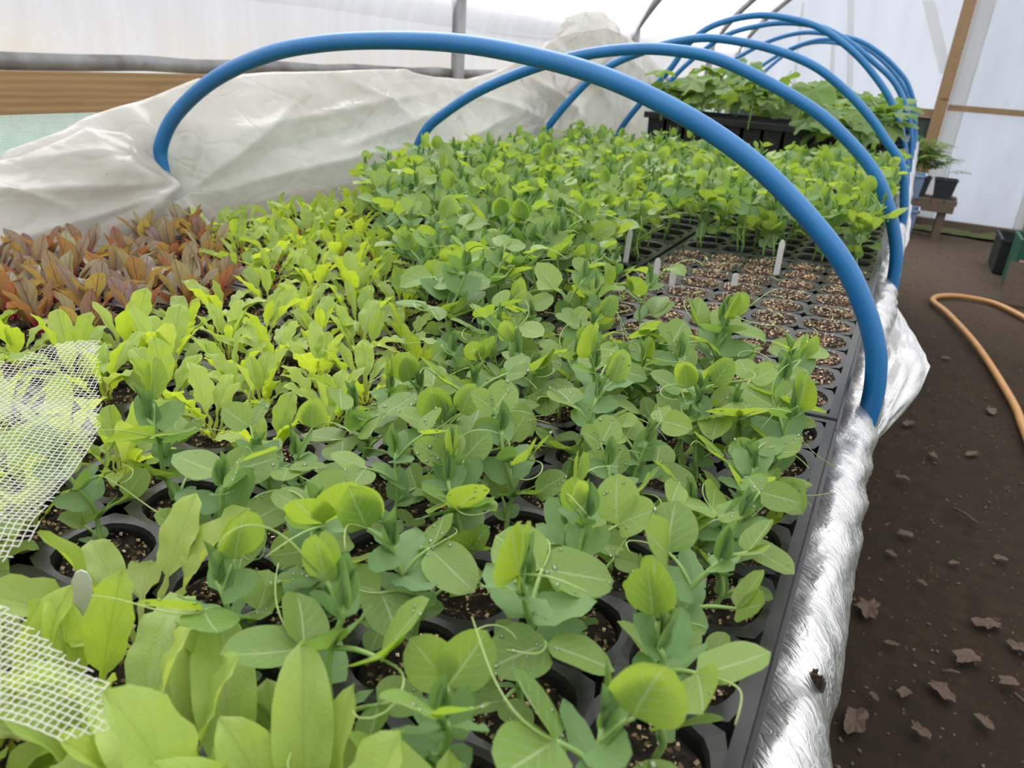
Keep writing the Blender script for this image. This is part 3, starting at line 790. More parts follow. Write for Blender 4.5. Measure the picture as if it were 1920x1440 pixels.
POOL_BE = leaf_pool(12, 540, M_BEET, 'leaf', 'beet')
def rosette_record(seed, pool, n, lo, hi, spread=1.0, pool2=None):
    r = random.Random(seed); rec = []; a0 = r.uniform(0, 6.28)
    for k in range(n):
        a = a0 + k * 2.399 + r.uniform(-0.3, 0.3)
        el = r.uniform(1.15, 1.5) if k < n * 0.6 else r.uniform(0.8, 1.2)
        el = math.pi / 2 - (math.pi / 2 - el) * spread
        L = r.uniform(lo, hi) * (1.0 if k < n * 0.6 else 0.8)
        o = az(a, 0) * r.uniform(0.001, 0.007) + Vector((0, 0, -0.004))
        M = frame(o, az(a, el), -az(a, 0) + Vector((0, 0, 0.3)) + az(a + 1.57, 0) * r.uniform(-0.5, 0.5)) @ Matrix.Scale(L, 4)
        rec.append(('leaf', r.choice(pool2 if pool2 and r.random() < 0.35 else pool), M, []))
    return rec
CH_REC = [rosette_record(600 + i, POOL_CH, 11 + i % 3, 0.050, 0.074, 1.05, POOL_CH2) for i in range(12)]
CHR_REC = [rosette_record(630 + i, POOL_CHR, 11, 0.045, 0.066, 1.1, POOL_CH) for i in range(6)]
BE_REC = [rosette_record(650 + i, POOL_BE, 11 + i % 3, 0.048, 0.074, 1.1) for i in range(10)]
BIG_REC = [rosette_record(680 + i, POOL_CH2, 9, 0.055, 0.078, 1.2, POOL_CH) for i in range(6)]

def across(x, y):      # how far across the view, for counting along a row
    return math.cos(math.radians(25.7)) * x + math.sin(math.radians(25.7)) * y
ORD = ['first', 'second', 'third', 'fourth', 'fifth', 'sixth', 'seventh', 'eighth', 'ninth', 'tenth', 'eleventh', 'twelfth', 'thirteenth', 'fourteenth', 'fifteenth', 'sixteenth', 'seventeenth', 'eighteenth', 'nineteenth', 'twentieth', 'twenty-first', 'twenty-second']
def zone(x, y, tr, i, j):
    if tr == 'R1': return 'pea' if (i == 0 and j < 4) or (i == 1 and j < 2) else None
    if tr == 'R0':
        if y < 0.15: return 'big' if x < -0.05 else None
        if y < 0.20: return 'big' if x < -0.26 else 'pea'
        return 'pea'
    if tr[0] == 'R': return 'pea'
    if y < 0.10: return None
    if x > -0.41 and 0.15 < y < 0.30: return 'pea'
    if y > 0.62 + 1.05 * (-0.40 - x): return 'pea'
    if x < -0.61 and y > 0.41:
        if y < 0.60 + (-0.61 - x) * 0.62: return 'beet'
        return 'chardr'
    return 'chard'

def sow():
    far = []
    for (x, y, z, tr, i, j) in CELLS:
        k = zone(x, y, tr, i, j)
        if not k: continue
        # behind the squash trays nothing shows
        if y > 2.26 and x < -0.30: continue
        S = rnd.uniform(0.9, 1.12)
        M = T(x + rnd.uniform(-0.009, 0.009), y + rnd.uniform(-0.009, 0.009), z) @ RZ(rnd.uniform(0, 6.28)) @ RX(rnd.uniform(-0.10, 0.10)) @ Matrix.Scale(S, 4)
        if k == 'pea' and tr == 'R0':
            if j > 3 and rnd.random() < 0.6:
                M2 = T(x + rnd.uniform(-0.018, 0.018), y + rnd.uniform(-0.018, 0.018), z) @ RZ(rnd.uniform(0, 6.28)) @ RX(rnd.uniform(-0.15, 0.15)) @ Matrix.Scale(S * 0.95, 4)
                plant(rnd.choice(PEA_NEAR), 'pea_plant', M2, 'smaller twin pea plant sharing a cell, %s in from foil edge, %s row up' % (ORD[NX - 1 - i], ORD[max(0, j - 2)]), 'pea plant', 'pea plants in the nearest tray', True)
            lab = 'young pea plant, %s in from the foil edge, %s row up from the frame bottom' % (ORD[NX - 1 - i], ORD[max(0, j - 2)])
            plant(rnd.choice(PEA_NEAR), 'pea_plant', M, lab, 'pea plant', 'pea plants in the nearest tray', True)
        elif k == 'pea' and y < 0.31 and tr[0] == 'L':
            plant(rnd.choice(PEA_NEAR), 'pea_plant', M, 'young pea plant between the netting and the nearest chard', 'pea plant', 'peas by the netting', True)
        elif k == 'pea':
            far.append((x * x + y * y, M, tr))
            if (x > -0.52 and tr[0] == 'L' and y < 1.3) or (tr == 'R2' and j < 2):
                far.append((x * x + y * y, T(x + rnd.uniform(-0.02, 0.02), y + rnd.uniform(-0.02, 0.02), z) @ RZ(rnd.uniform(0, 6.28)) @ Matrix.Scale(S * 0.95, 4), tr))
        elif k == 'big':
            M = M @ Matrix.Scale(1.15, 4)
            if y < 0.15:
                M2 = T(x + 0.028, y + rnd.uniform(0.005, 0.028), z) @ RZ(rnd.uniform(0, 6.28)) @ Matrix.Scale(1.1 * S, 4)
                plant(rnd.choice(BIG_REC), 'chard_plant', M2, 'broad pale chard seedling at the near corner below the peas', 'chard plant', 'large chard seedlings at the near corner')
            plant(rnd.choice(BIG_REC), 'chard_plant', M, 'broad pale chard seedling at the near corner below the peas', 'chard plant', 'large chard seedlings at the near corner')
        elif k == 'chard':
            M = M @ Matrix.Scale(0.9, 4)
            under = (y < 0.30 and x > -0.5)
            plant(rnd.choice(CH_REC), 'chard_plant', M, 'lime green chard seedling under or beside the white netting' if under else 'lime green chard seedling between the red beet and the peas',
                  'chard plant', 'chard by the netting' if under else 'lime green chard seedlings')
        elif k == 'chardr':
            plant(rnd.choice(CHR_REC), 'chard_plant', M, 'green chard seedling with reddish stems between red beet and far peas', 'chard plant', 'red-stemmed chard by the cover sheet')
        elif k == 'beet':
            plant(rnd.choice(BE_REC), 'beet_plant', M, 'red and olive beet seedling in the patch before the cover sheet', 'beet plant', 'red beet seedlings')
    big = sorted([o for o in COL.objects if o.get('group') == 'large chard seedlings at the near corner'], key=lambda o: across(o.matrix_basis[0][3], o.matrix_basis[1][3]))
    for q, o in enumerate(big): o['label'] = 'broad pale chard seedling, %s from the netting along the bottom edge' % ORD[q]
    far.sort(key=lambda q: q[0])
    rest = Geo()
    names = {'R1': 'pea plant at the corner of the mostly bare tray', 'R2': 'pea plant in the dense tray right behind the bare tray', 'R3': 'pea plant by the foil edge in front of the squash',
             'L2': 'pea plant where the far peas meet the chard', 'L3': 'pea plant left of the bare tray, behind the chard'}
    groups = {'R1': 'peas at the corner of the bare tray', 'R2': 'peas right behind the bare tray', 'R3': 'peas in front of the squash', 'L2': 'peas meeting the chard', 'L3': 'peas left of the bare tray'}
    for q, (_, M, tr) in enumerate(far):
        M = M @ Matrix.Scale(1.0 if tr == 'R1' else 1.24, 4)
        rec = rnd.choice(PEA_FAR)
        if q < 250:
            plant(rec, 'pea_plant', M, names.get(tr, 'pea plant in the dense bed around the second hoop'), 'pea plant', groups.get(tr, 'peas around the second hoop'))
        else:
            for nm, me, L, ch in rec:
                mi = {'pea_leaf': 0, 'pea_stem': 1, 'pea_tendril': 2, 'pea_stipule': 3, 'pea_bud': 4}
                MM = M @ L; n0 = len(me.vertices); uvl = me.uv_layers[0].data; uvs = [(0.5, 0.5)] * n0
                for lp in me.loops: uvs[lp.vertex_index] = tuple(uvl[lp.index].uv)
                o = len(rest.v); rest.v += [MM @ v.co for v in me.vertices]; rest.uv += uvs
                for p in me.polygons:
                    rest.f.append(tuple(o + a for a in p.vertices)); rest.m.append(mi[me.materials[p.material_index].name])
    if rest.v:
        tag(link('pea_foliage', rest.mesh('pea_foliage', [M_PEA, M_STEM, M_TENDRIL, M_STIP, M_BUD])), 'mass of the farthest pea plants below the squash tray', 'pea plants', kind='stuff')
sow()

# ------------------------------------------------------------------ seedlings and labels in the bare tray
def seedlings():
    spots = [(-0.242, 1.085, 0.7), (-0.242, 1.148, 1.2), (-0.217, 1.128, 0.9), (-0.198, 1.137, 1.0), (-0.182, 1.16, 0.8), (-0.155, 1.212, 1.0), (-0.085, 1.197, 0.7),
             (-0.035, 1.088, 1.3), (-0.204, 0.93, 1.1), (-0.096, 0.974, 1.0), (-0.04, 0.955, 1.0), (-0.263, 1.02, 1.4), (-0.12, 1.09, 0.7), (-0.10, 0.91, 0.9)]
    cot = [leaf_geo(1.0, w, lambda v: math.sin(math.pi * v) ** 0.8, fold=0.2, bend=b, nu=2, nv=6).mesh('seed_leaf', M_SEED) for w, b in ((0.22, -1.0), (0.26, -0.6), (0.24, -1.4))]
    spots.sort(key=lambda q: across(q[0], q[1]))
    for n, (x, y, s) in enumerate(spots):
        H = 0.017 * s; a = rnd.uniform(0, 6.28)
        t = thing('seedling', 'tiny two-leaved sprout in the bare tray, %s counting from the peas to the foil' % ORD[n], 'seedling', (x, y, right_z(x) - 0.010), 'sprouts in the bare tray')
        link('stem', Geo().tube([(0, 0, 0), (0.001, 0, H * 0.5), (0.002, 0.001, H)], [0.0007, 0.0006, 0.0005], 5).mesh('stem', M_STEMS), t)
        for s2 in (0, 1):
            link('seed_leaf', rnd.choice(cot), t, frame((0.002, 0.001, H), az(a + s2 * 2.9, 0.55), (0, 0, 1)) @ Matrix.Scale(0.015 * rnd.uniform(0.8, 1.25), 4))
    lg = [('first white plant label from the peas in the bare tray', -0.265, 0.972, 0.045, 0.05), ('second white plant label from the peas, shorter, in the bare tray', -0.245, 0.99, 0.034, -0.1),
          ('short white plant label in the middle of the bare tray', -0.170, 1.03, 0.024, 0.0), ('tall white plant label at the far row of the bare tray', -0.131, 1.14, 0.056, -0.05),
          ('white plant label standing among the leaves at the near corner', -0.296, 0.162, 0.05, 0.3), ('thin white plant label left of the bare tray among pea stems', -0.35, 1.10, 0.055, 0.1)]
    for lab, x, y, H, rot in lg:
        w = 0.0042
        g = Geo(); prof = [(-w, -0.02), (w, -0.02), (w, H * 0.88), (w * 0.6, H * 0.97), (0, H), (-w * 0.6, H * 0.97), (-w, H * 0.88)]
        n = len(prof)
        g.add([(px, -0.0004, pz) for px, pz in prof] + [(px, 0.0004, pz) for px, pz in prof], [tuple(range(n)), tuple(range(2*n - 1, n - 1, -1))] + [(k, n + k, n + (k + 1) % n, (k + 1) % n) for k in range(n)])
        tag(link('plant_label', g.mesh('plant_label', M_LABEL, False), None, T(x, y, right_z(max(x, -0.33)) - 0.004) @ RZ(0.45 + rot) @ RY(rot * 0.3)), lab, 'plant label', 'white plant labels')
seedlings()
g = Geo().add([(-0.010, 0.002, 0), (0.012, -0.003, 0.001), (-0.006, -0.006, 0), (-0.010, 0.002, 0.003), (0.012, -0.003, 0.003), (-0.006, -0.006, 0.003)], [(0, 2, 1), (3, 4, 5), (0, 1, 4, 3), (1, 2, 5, 4), (2, 0, 3, 5)])
tag(link('clay_shard', g.mesh('clay_shard', simple('red_clay', (0.30, 0.10, 0.07), 0.7), False), None, T(-0.112, 0.181, -0.012)), 'small reddish pointed shard on the compost at the bottom edge', 'shard')

# ------------------------------------------------------------------ blue pipe hoops
HOOPS = [
 (0.80, [(-0.985,-0.05),(-0.992,0.02),(-1.0,0.074),(-0.995,0.105),(-0.957,0.151),(-0.876,0.203),(-0.775,0.241),(-0.685,0.259),(-0.587,0.268),(-0.484,0.270),(-0.388,0.262),(-0.299,0.246),(-0.214,0.218),(-0.143,0.184),(-0.083,0.142),(-0.033,0.097),(-0.002,0.054),(0.016,0.018),(0.0235,-0.009),(0.027,-0.04),(0.026,-0.09),(0.024,-0.15)]),
 (1.42, [(-0.98,-0.05),(-0.966,0.03),(-0.937,0.097),(-0.891,0.139),(-0.804,0.193),(-0.687,0.243),(-0.579,0.274),(-0.476,0.289),(-0.397,0.289),(-0.332,0.28),(-0.252,0.253),(-0.155,0.21),(-0.089,0.165),(-0.043,0.123),(-0.013,0.079),(0.011,0.029),(0.023,-0.01),(0.028,-0.056),(0.026,-0.10),(0.024,-0.16)]),
 (2.10, [(-1.0,-0.05),(-0.96,0.07),(-0.855,0.201),(-0.775,0.261),(-0.675,0.304),(-0.592,0.329),(-0.51,0.338),(-0.383,0.325),(-0.266,0.293),(-0.181,0.245),(-0.107,0.187),(-0.055,0.134),(-0.018,0.095),(0.004,0.050),(0.023,-0.028),(0.025,-0.09),(0.024,-0.16)]),
 (2.75, [(-1.0,-0.05),(-0.95,0.06),(-0.869,0.175),(-0.80,0.265),(-0.755,0.34),(-0.68,0.40),(-0.554,0.435),(-0.441,0.431),(-0.338,0.406),(-0.235,0.349),(-0.153,0.282),(-0.083,0.205),(-0.028,0.105),(0.005,0.014),(0.022,-0.075),(0.024,-0.16)]),
 (3.40, [(-1.06,-0.05),(-1.04,0.10),(-0.99,0.204),(-0.902,0.305),(-0.778,0.402),(-0.642,0.444),(-0.542,0.456),(-0.44,0.449),(-0.383,0.435),(-0.297,0.394),(-0.2,0.332),(-0.124,0.277),(-0.07,0.21),(-0.02,0.11),(0.008,0.0),(0.022,-0.1),(0.024,-0.16)]),
 (4.05, [(-1.07,-0.05),(-1.06,0.10),(-1.024,0.18),(-0.943,0.26),(-0.856,0.331),(-0.726,0.409),(-0.596,0.452),(-0.477,0.456),(-0.334,0.436),(-0.233,0.391),(-0.145,0.33),(-0.077,0.263),(-0.02,0.15),(0.008,0.0),(0.022,-0.1),(0.024,-0.16)]),
 (4.70, [(-1.06,-0.05),(-1.03,0.1),(-0.921,0.245),(-0.779,0.365),(-0.678,0.423),(-0.567,0.458),(-0.445,0.457),(-0.316,0.417),(-0.192,0.334),(-0.106,0.249),(-0.030,0.13),(0.008,0.0),(0.022,-0.1),(0.024,-0.16)]),
 (5.30, [(-1.06,-0.05),(-1.05,0.1),(-0.972,0.24),(-0.863,0.36),(-0.78,0.427),(-0.675,0.464),(-0.534,0.465),(-0.382,0.421),(-0.242,0.327),(-0.127,0.217),(-0.040,0.10),(0.008,0.0),(0.022,-0.1),(0.024,-0.16)]),
]
HL = ['nearest and largest blue pipe hoop arching over the peas', 'second blue pipe hoop, its foot beyond the bare tray', 'third blue pipe hoop, lower than the next behind', 'fourth blue pipe hoop, the tallest in the row',
      'fifth blue pipe hoop counting from the front', 'sixth blue pipe hoop counting from the front', 'seventh blue pipe hoop, last but one', 'last blue pipe hoop at the far end of the bench']
for (y, pts), lab in zip(HOOPS, HL):
    p = spline([(x, 0, z) for x, z in pts], 6)
    tag(link('pipe_hoop', Geo().tube(p, 0.0104, 20).mesh('pipe_hoop', M_PIPE), None, T(0, y, 0)), lab, 'pipe hoop', 'blue pipe hoops over the bench')

# ------------------------------------------------------------------ milky cover sheet pushed back along the wall side
TOP = [(0.0, 0.06), (0.45, 0.08), (0.6, 0.097), (0.69, 0.120), (0.73, 0.138), (0.85, 0.165), (0.935, 0.191), (1.07, 0.201), (1.24, 0.207), (1.52, 0.218), (1.64, 0.202), (1.79, 0.195), (1.96, 0.219),
       (2.05, 0.242), (2.19, 0.262), (2.29, 0.310), (2.49, 0.345), (2.73, 0.37), (3.0, 0.355), (3.27, 0.30), (3.45, 0.25)]
def ridge(p, s): return 1 - 2 * abs(noise.noise(p * s))
def cover():
    t = thing('cover_sheet', 'milky plastic cover sheet bunched along the wall side of the bench', 'plastic sheet', (0, 0, 0))
    def seg(y, z, a):
        (ya, za), (yb, zb), hgt, wd = a
        dy, dz = yb - ya, zb - za; L2 = dy * dy + dz * dz; t = max(0.0, min(1.0, ((y - ya) * dy + (z - za) * dz) / L2))
        d = math.hypot(y - ya - t * dy, z - za - t * dz)
        return hgt * math.exp(-d / wd) * (0.35 + 0.65 * math.sin(math.pi * min(0.95, t + 0.05)))
    def panel(y0, y1, top, x_in, x_top, seed, nu, end_pull=0.0, fan=None, folds=()):
        def fn(u, v):
            y = y0 + (y1 - y0) * u; zt = lerp_table(top, y)
            if v < 0.8:
                q = v / 0.8
                x = x_in + (x_top - x_in) * (0.25 * q + 0.75 * q * q); z = -0.06 + (zt + 0.06) * q
                x += 0.022 * math.sin(math.pi * q) * (0.6 + noise.noise(Vector((y * 2.2, q, seed))))
            else:
                q = (v - 0.8) / 0.2; x = x_top - 0.05 * math.sin(q * 1.57) - 0.02 * q; z = zt - 0.11 * q * q
            p = Vector((y, z, seed))
            am = 0.35 + 0.65 * math.sin(math.pi * min(1, v * 1.05))
            w = 0.011 * ridge(Vector((y * 2.4 + z * 3.0, z * 3.2 - y * 0.8, seed)), 1.0) + 0.007 * ridge(Vector((y * 4 - z * 6, z * 5 + y * 1.2, seed + 4)), 1.3) + 0.0025 * noise.noise(Vector((y * 22, z * 22, seed)))
            if fan:
                dy, dz = y - fan[0], z - fan[1]; ang = math.atan2(dz, dy); rr = math.hypot(dy, dz)
                w += 0.008 * math.sin(ang * 9 + seed) * math.exp(-rr * 3.5) * min(1, rr * 14)
                x_p = 0.02 * math.exp(-(rr / 0.05) ** 2); w -= x_p
            for a in folds: w += seg(y, z, a)
            if end_pull: x += end_pull * max(0, u - 0.7) / 0.3
            return (x + w * am, y, z + 0.4 * w * am)
        link('sheet_panel', Geo().grid(fn, nu, 60).mesh('sheet_panel', M_COVER), t)
    # front length lies over the back one at the first hoop
    TA = [(0.0, 0.06), (0.45, 0.08), (0.6, 0.094), (0.66, 0.112), (0.70, 0.128), (0.75, 0.118), (0.80, 0.09), (0.825, 0.055)]
    panel(-0.1, 0.822, TA, -0.955, -1.035, 1.0, 240, 0.02, (0.80, 0.05), [((0.80, 0.05), (0.42, 0.062), 0.016, 0.016), ((0.80, 0.045), (0.5, 0.0), 0.012, 0.012), ((0.70, 0.12), (0.80, 0.055), 0.012, 0.01), ((0.50, 0.078), (0.62, 0.035), 0.012, 0.009), ((0.56, 0.085), (0.72, 0.10), 0.010, 0.01), ((0.3, 0.05), (0.52, 0.02), 0.012, 0.012)])
    panel(0.62, 2.25, TOP, -0.985, -1.06, 3.0, 320, 0.0, (0.83, 0.03), [((0.84, 0.03), (1.5, 0.06), 0.018, 0.014), ((0.84, 0.04), (1.15, 0.17), 0.014, 0.014), ((0.95, 0.11), (1.6, 0.17), 0.014, 0.012), ((1.2, 0.07), (1.75, 0.15), 0.016, 0.013), ((1.0, 0.08), (1.3, 0.10), -0.014, 0.012), ((1.3, 0.19), (1.45, 0.12), 0.010, 0.008), ((1.5, 0.03), (2.0, 0.12), 0.018, 0.014), ((1.7, 0.17), (2.1, 0.10), 0.014, 0.012)])
    panel(2.05, 3.46, TOP, -0.985, -1.06, 8.0, 240, 0.0, (2.3, 0.0), [((2.1, 0.2), (2.5, 0.05), 0.02, 0.015), ((2.3, 0.3), (2.7, 0.1), 0.02, 0.015), ((2.6, 0.34), (2.9, 0.15), 0.02, 0.015), ((2.8, 0.3), (3.2, 0.2), 0.018, 0.015)])
    # long diagonal fold falling from the heap, and the loose crest
    def roll(u, v):
        c = Vector((-1.03, 1.93, 0.03)).lerp(Vector((-1.02, 2.62, 0.28)), u)
        rad = 0.022 + 0.014 * u + 0.004 * noise.noise(Vector((u * 9, v * 3, 2)))
        a = 2 * math.pi * v
        return (c.x + rad * math.cos(a), c.y + rad * 0.6 * math.sin(a), c.z + rad * math.sin(a))
    link('sheet_fold', Geo().grid(roll, 40, 18).mesh('sheet_fold', M_COVER), t)
    def crest(u, v):
        y = 2.35 + 0.62 * u; z = 0.30 + (0.085 * math.sin(math.pi * (0.15 + 0.8 * u)) + 0.03) * v
        w = 0.02 * ridge(Vector((u * 4, v * 3, 9)), 1.0)
        return (-1.09 + w + 0.03 * v, y, z + 0.3 * w)
    link('sheet_crest', Geo().grid(crest, 50, 14).mesh('sheet_crest', M_COVER), t)
cover()

# ------------------------------------------------------------------ scrap of white netting over the near chard
def net():
    t = thing('crop_netting', 'frayed white mesh netting draped over the near chard', 'netting', (0, 0, 0))
    def inside(poly, x, y):
        c = False; n = len(poly)
        for i in range(n):
            (x1, y1), (x2, y2) = poly[i], poly[(i + 1) % n]
            if (y1 > y) != (y2 > y) and x < (x2 - x1) * (y - y1) / (y2 - y1) + x1: c = not c
        return c
    def build(name, poly, zf, ang, step, fray):
        g = Geo(); ca, sa = math.cos(ang), math.sin(ang)
        R = 0.5; n = int(R / step); sub = step / 1.0
        cx = sum(p[0] for p in poly) / len(poly); cy = sum(p[1] for p in poly) / len(poly)
        for fam in (0, 1):
            for i in range(-n, n + 1):
                run = []
                off = fray * noise.noise(Vector((i * 0.9, fam * 5.0, 3)))
                for j in range(-n, n + 2):
                    a, b = i * step, j * step
                    if fam: a, b = b, a
                    wob = 0.0009 * noise.noise(Vector((a * 60, b * 60, fam)))
                    x = cx + ca * (a + wob) - sa * b; y = cy + sa * a + ca * (b + wob)
                    ok = inside(poly, x + off * 0.5, y + off)
                    if ok: run.append(Vector((x, y, zf(x, y) + (0.0002 if (i + j + fam) % 2 else -0.0002))))
                    if (not ok or j == n + 1) and run:
                        if len(run) > 1: g.tube(run, 0.00021, 3, cap=False)
                        run = []
        link(name, g.mesh(name, M_NET), t)
    upper = [(-0.70, 0.10), (-0.62, 0.185), (-0.52, 0.215), (-0.442, 0.232), (-0.446, 0.272), (-0.441, 0.290), (-0.385, 0.248), (-0.329, 0.207), (-0.308, 0.177), (-0.275, 0.139), (-0.272, 0.125), (-0.30, 0.05), (-0.5, -0.05)]
    build('net_panel', upper, lambda x, y: 0.064 + 0.012 * noise.noise(Vector((x * 13, y * 13, 2))) + 0.010 * ridge(Vector((x * 9 + y * 4, y * 9 - x * 6, 6)), 1.0) + 0.35 * max(0, -0.43 - x) * 0.1, 0.62, 0.0027, 0.004)
    lower = [(-0.36, 0.02), (-0.285, 0.095), (-0.249, 0.112), (-0.215, 0.110), (-0.170, 0.1095), (-0.176, 0.100), (-0.182, 0.089), (-0.21, 0.080), (-0.224, 0.090), (-0.27, 0.03)]
    build('net_panel', lower, lambda x, y: 0.066 + 0.006 * noise.noise(Vector((x * 22, y * 22, 4))) - 0.10 * max(0, x + 0.225), 0.25, 0.0025, 0.003)
net()

# ------------------------------------------------------------------ squash plants in deep trays beyond the peas
def squash():
    def deep_tray(M, w, l, h, nx, ny, label):
        t = thing('deep_tray', label, 'plant tray', M=M, group='deep black trays of squash')
        g = Geo()
        for i in range(nx):
            for j in range(ny):
                x0 = w * i / nx; y0 = l * j / ny; a, b = w / nx, l / ny; m_ = 0.004
                top = [(x0 + m_, y0 + m_, h), (x0 + a - m_, y0 + m_, h), (x0 + a - m_, y0 + b - m_, h), (x0 + m_, y0 + b - m_, h)]
                k = 0.18; bot = [(x0 + a * k, y0 + b * k, 0), (x0 + a * (1-k), y0 + b * k, 0), (x0 + a * (1-k), y0 + b * (1-k), 0), (x0 + a * k, y0 + b * (1-k), 0)]
                g.add(top + bot, [(q, 4 + q, 4 + (q + 1) % 4, (q + 1) % 4) for q in range(4)] + [(7, 6, 5, 4)])
        link('cells', g.mesh('cells', M_TRAY, False), t)
        g = Geo()
        for (a, b) in (((-0.008, -0.008), (w + 0.008, 0.004)), ((-0.008, l - 0.004), (w + 0.008, l + 0.008)), ((-0.008, 0.004), (0.004, l - 0.004)), ((w - 0.004, 0.004), (w + 0.008, l - 0.004))):
            g.box((a[0], a[1], h - 0.018), (b[0], b[1], h))
        link('rim', g.mesh('rim', M_TRAY, False), t)
        o = link('compost', Geo().grid(lambda u, v: (w * u, l * v, h - 0.012 + 0.003 * noise.noise(Vector((u * 20, v * 20, 1)))), 20, 20).mesh('compost', M_SOIL), t); o['kind'] = 'stuff'
    deep_tray(T(-0.790, 2.51, -0.058) @ RZ(-0.04), 0.50, 0.36, 0.185, 8, 6, 'deep black cell tray raised at the front of the squash')
    deep_tray(T(-0.262, 2.51, -0.058), 0.245, 0.31, 0.14, 4, 6, 'narrow black tray of squash by the foil edge')
    deep_tray(T(-0.78, 2.91, -0.058), 0.76, 0.36, 0.15, 10, 6, 'black tray in the middle of the squash plants')
    deep_tray(T(-0.78, 3.30, -0.058), 0.76, 0.40, 0.15, 10, 6, 'hindmost black tray of squash plants')
    def sq_w(v): return 0
    def squash_leaf(r, big=1.0):
        """palmate, shallow five-lobed, toothed blade; fan of radial spokes"""
        g = Geo(); n = 40; rings = 4; vs_, uv, fs = [(0, 0, 0)], [(0.5, 0.0)], []
        ph = r.uniform(0, 6); droop = r.uniform(0.15, 0.6); cupf = r.uniform(-0.1, 0.25)
        for q in range(1, rings + 1):
            s = q / rings
            for k in range(n + 1):
                a = -2.65 + 5.3 * k / n
                rad = 0.50 * (1 + 0.16 * math.cos(5 * a * 0.6 * 2) + 0.035 * math.sin(a * 17 + ph)) * (1.0 - 0.12 * abs(a) / 2.65)
                x = rad * s * math.sin(a); y = 0.36 * s * 0 + rad * s * math.cos(a)
                z = -droop * (rad * s) ** 2 * 1.1 + cupf * abs(x) * s * 0.5 + 0.05 * s * math.sin(a * 5 + ph) + 0.02 * s * math.sin(a * 13 + ph * 2)
                vs_.append((x, y, z)); uv.append((0.5 + 0.5 * math.sin(a * 2.4) , s))
        for k in range(n): fs.append((0, 1 + k, 2 + k))
        for q in range(rings - 1):
            o = 1 + q * (n + 1)
            for k in range(n): fs.append((o + k, o + n + 1 + k, o + n + 2 + k, o + k + 1))
        return g.add(vs_, fs, uv)
    rr = random.Random(5)
    blades = [squash_leaf(rr).mesh('blade', M_SQUASH) for _ in range(8)]
    spots = []
    for j in range(6):
        for i in range(5):
            spots.append((-0.74 + i * 0.15 + rr.uniform(-0.03, 0.03) + (0.06 if j % 2 else 0), 2.50 + j * 0.19 + rr.uniform(-0.03, 0.03)))
    for n, (x, y) in enumerate(spots):
        zb = 0.115 if (y < 2.8 and x < -0.28) else 0.075
        front = y < 2.62
        t = thing('squash_plant', 'broad-leaved squash plant at the front of the raised tray' if front and x < -0.28 else 'broad-leaved squash plant by the foil edge' if x > -0.28 else 'broad-leaved squash plant at the back of the trays', 'squash plant', (x, y, zb),
                  'squash plants front row' if front and x < -0.28 else 'squash plants by the foil edge' if x > -0.28 else 'squash plants behind')
        H = rr.uniform(0.045, 0.085) + (0.03 if -0.75 < x < -0.3 else 0.0) + (0.02 if y > 2.7 else 0)
        link('stem', Geo().tube([(0, 0, -0.01), (0.003, 0.002, H)], [0.003, 0.0022], 6).mesh('stem', M_STEM), t)
        m_ = rr.randint(7, 8)
        for k in range(m_):
            a = rr.uniform(0, 6.28) if k else -1.2; el = rr.uniform(0.3, 1.1) if k < m_ - 1 else 1.2; pl = rr.uniform(0.03, 0.075)
            e = Vector((0.003, 0.002, H * rr.uniform(0.5, 1.0))); tip = e + az(a, el) * pl
            lf = link('leaf', Geo().tube([e, e.lerp(tip, 0.5) + Vector((0, 0, 0.004)), tip], [0.0019, 0.0016, 0.0013], 5).mesh('leaf_stalk', M_STEM), t)
            s = rr.uniform(0.075, 0.125)
            link('blade', rr.choice(blades), lf, frame(tip, az(a, rr.uniform(-1.0, 0.3)), Vector((0, 0, 1)) + az(a, 0) * rr.uniform(0.0, 1.6)) @ Matrix.Scale(s, 4))
    fr = sorted([o for o in COL.objects if o.get('group') == 'squash plants front row'], key=lambda o: o.matrix_basis[0][3])
    for q, o in enumerate(fr): o['label'] = 'broad-leaved squash plant, %s in the front row of the raised tray' % ORD[q]
    fr = sorted([o for o in COL.objects if o.get('group') == 'squash plants by the foil edge'], key=lambda o: o.matrix_basis[1][3])
    for q, o in enumerate(fr): o['label'] = 'broad-leaved squash plant, %s along the foil edge going back' % ORD[q]
    # one big drooping leaf facing the viewer
    t = thing('squash_plant', 'squash plant with one large drooping leaf facing the path end', 'squash plant', (-0.32, 2.52, 0.115))
    link('stem', Geo().tube([(0, 0, -0.01), (0.005, -0.01, 0.10)], [0.003, 0.002], 6).mesh('stem', M_STEM), t)
    lf = link('leaf', Geo().tube([(0.005, -0.01, 0.10), (0.03, -0.04, 0.115)], 0.0016, 5).mesh('leaf_stalk', M_STEM), t)
    link('blade', blades[0], lf, frame((0.03, -0.04, 0.115), (0.25, -0.55, -0.75), (0.1, -0.9, 0.6)) @ Matrix.Scale(0.125, 4))
squash()

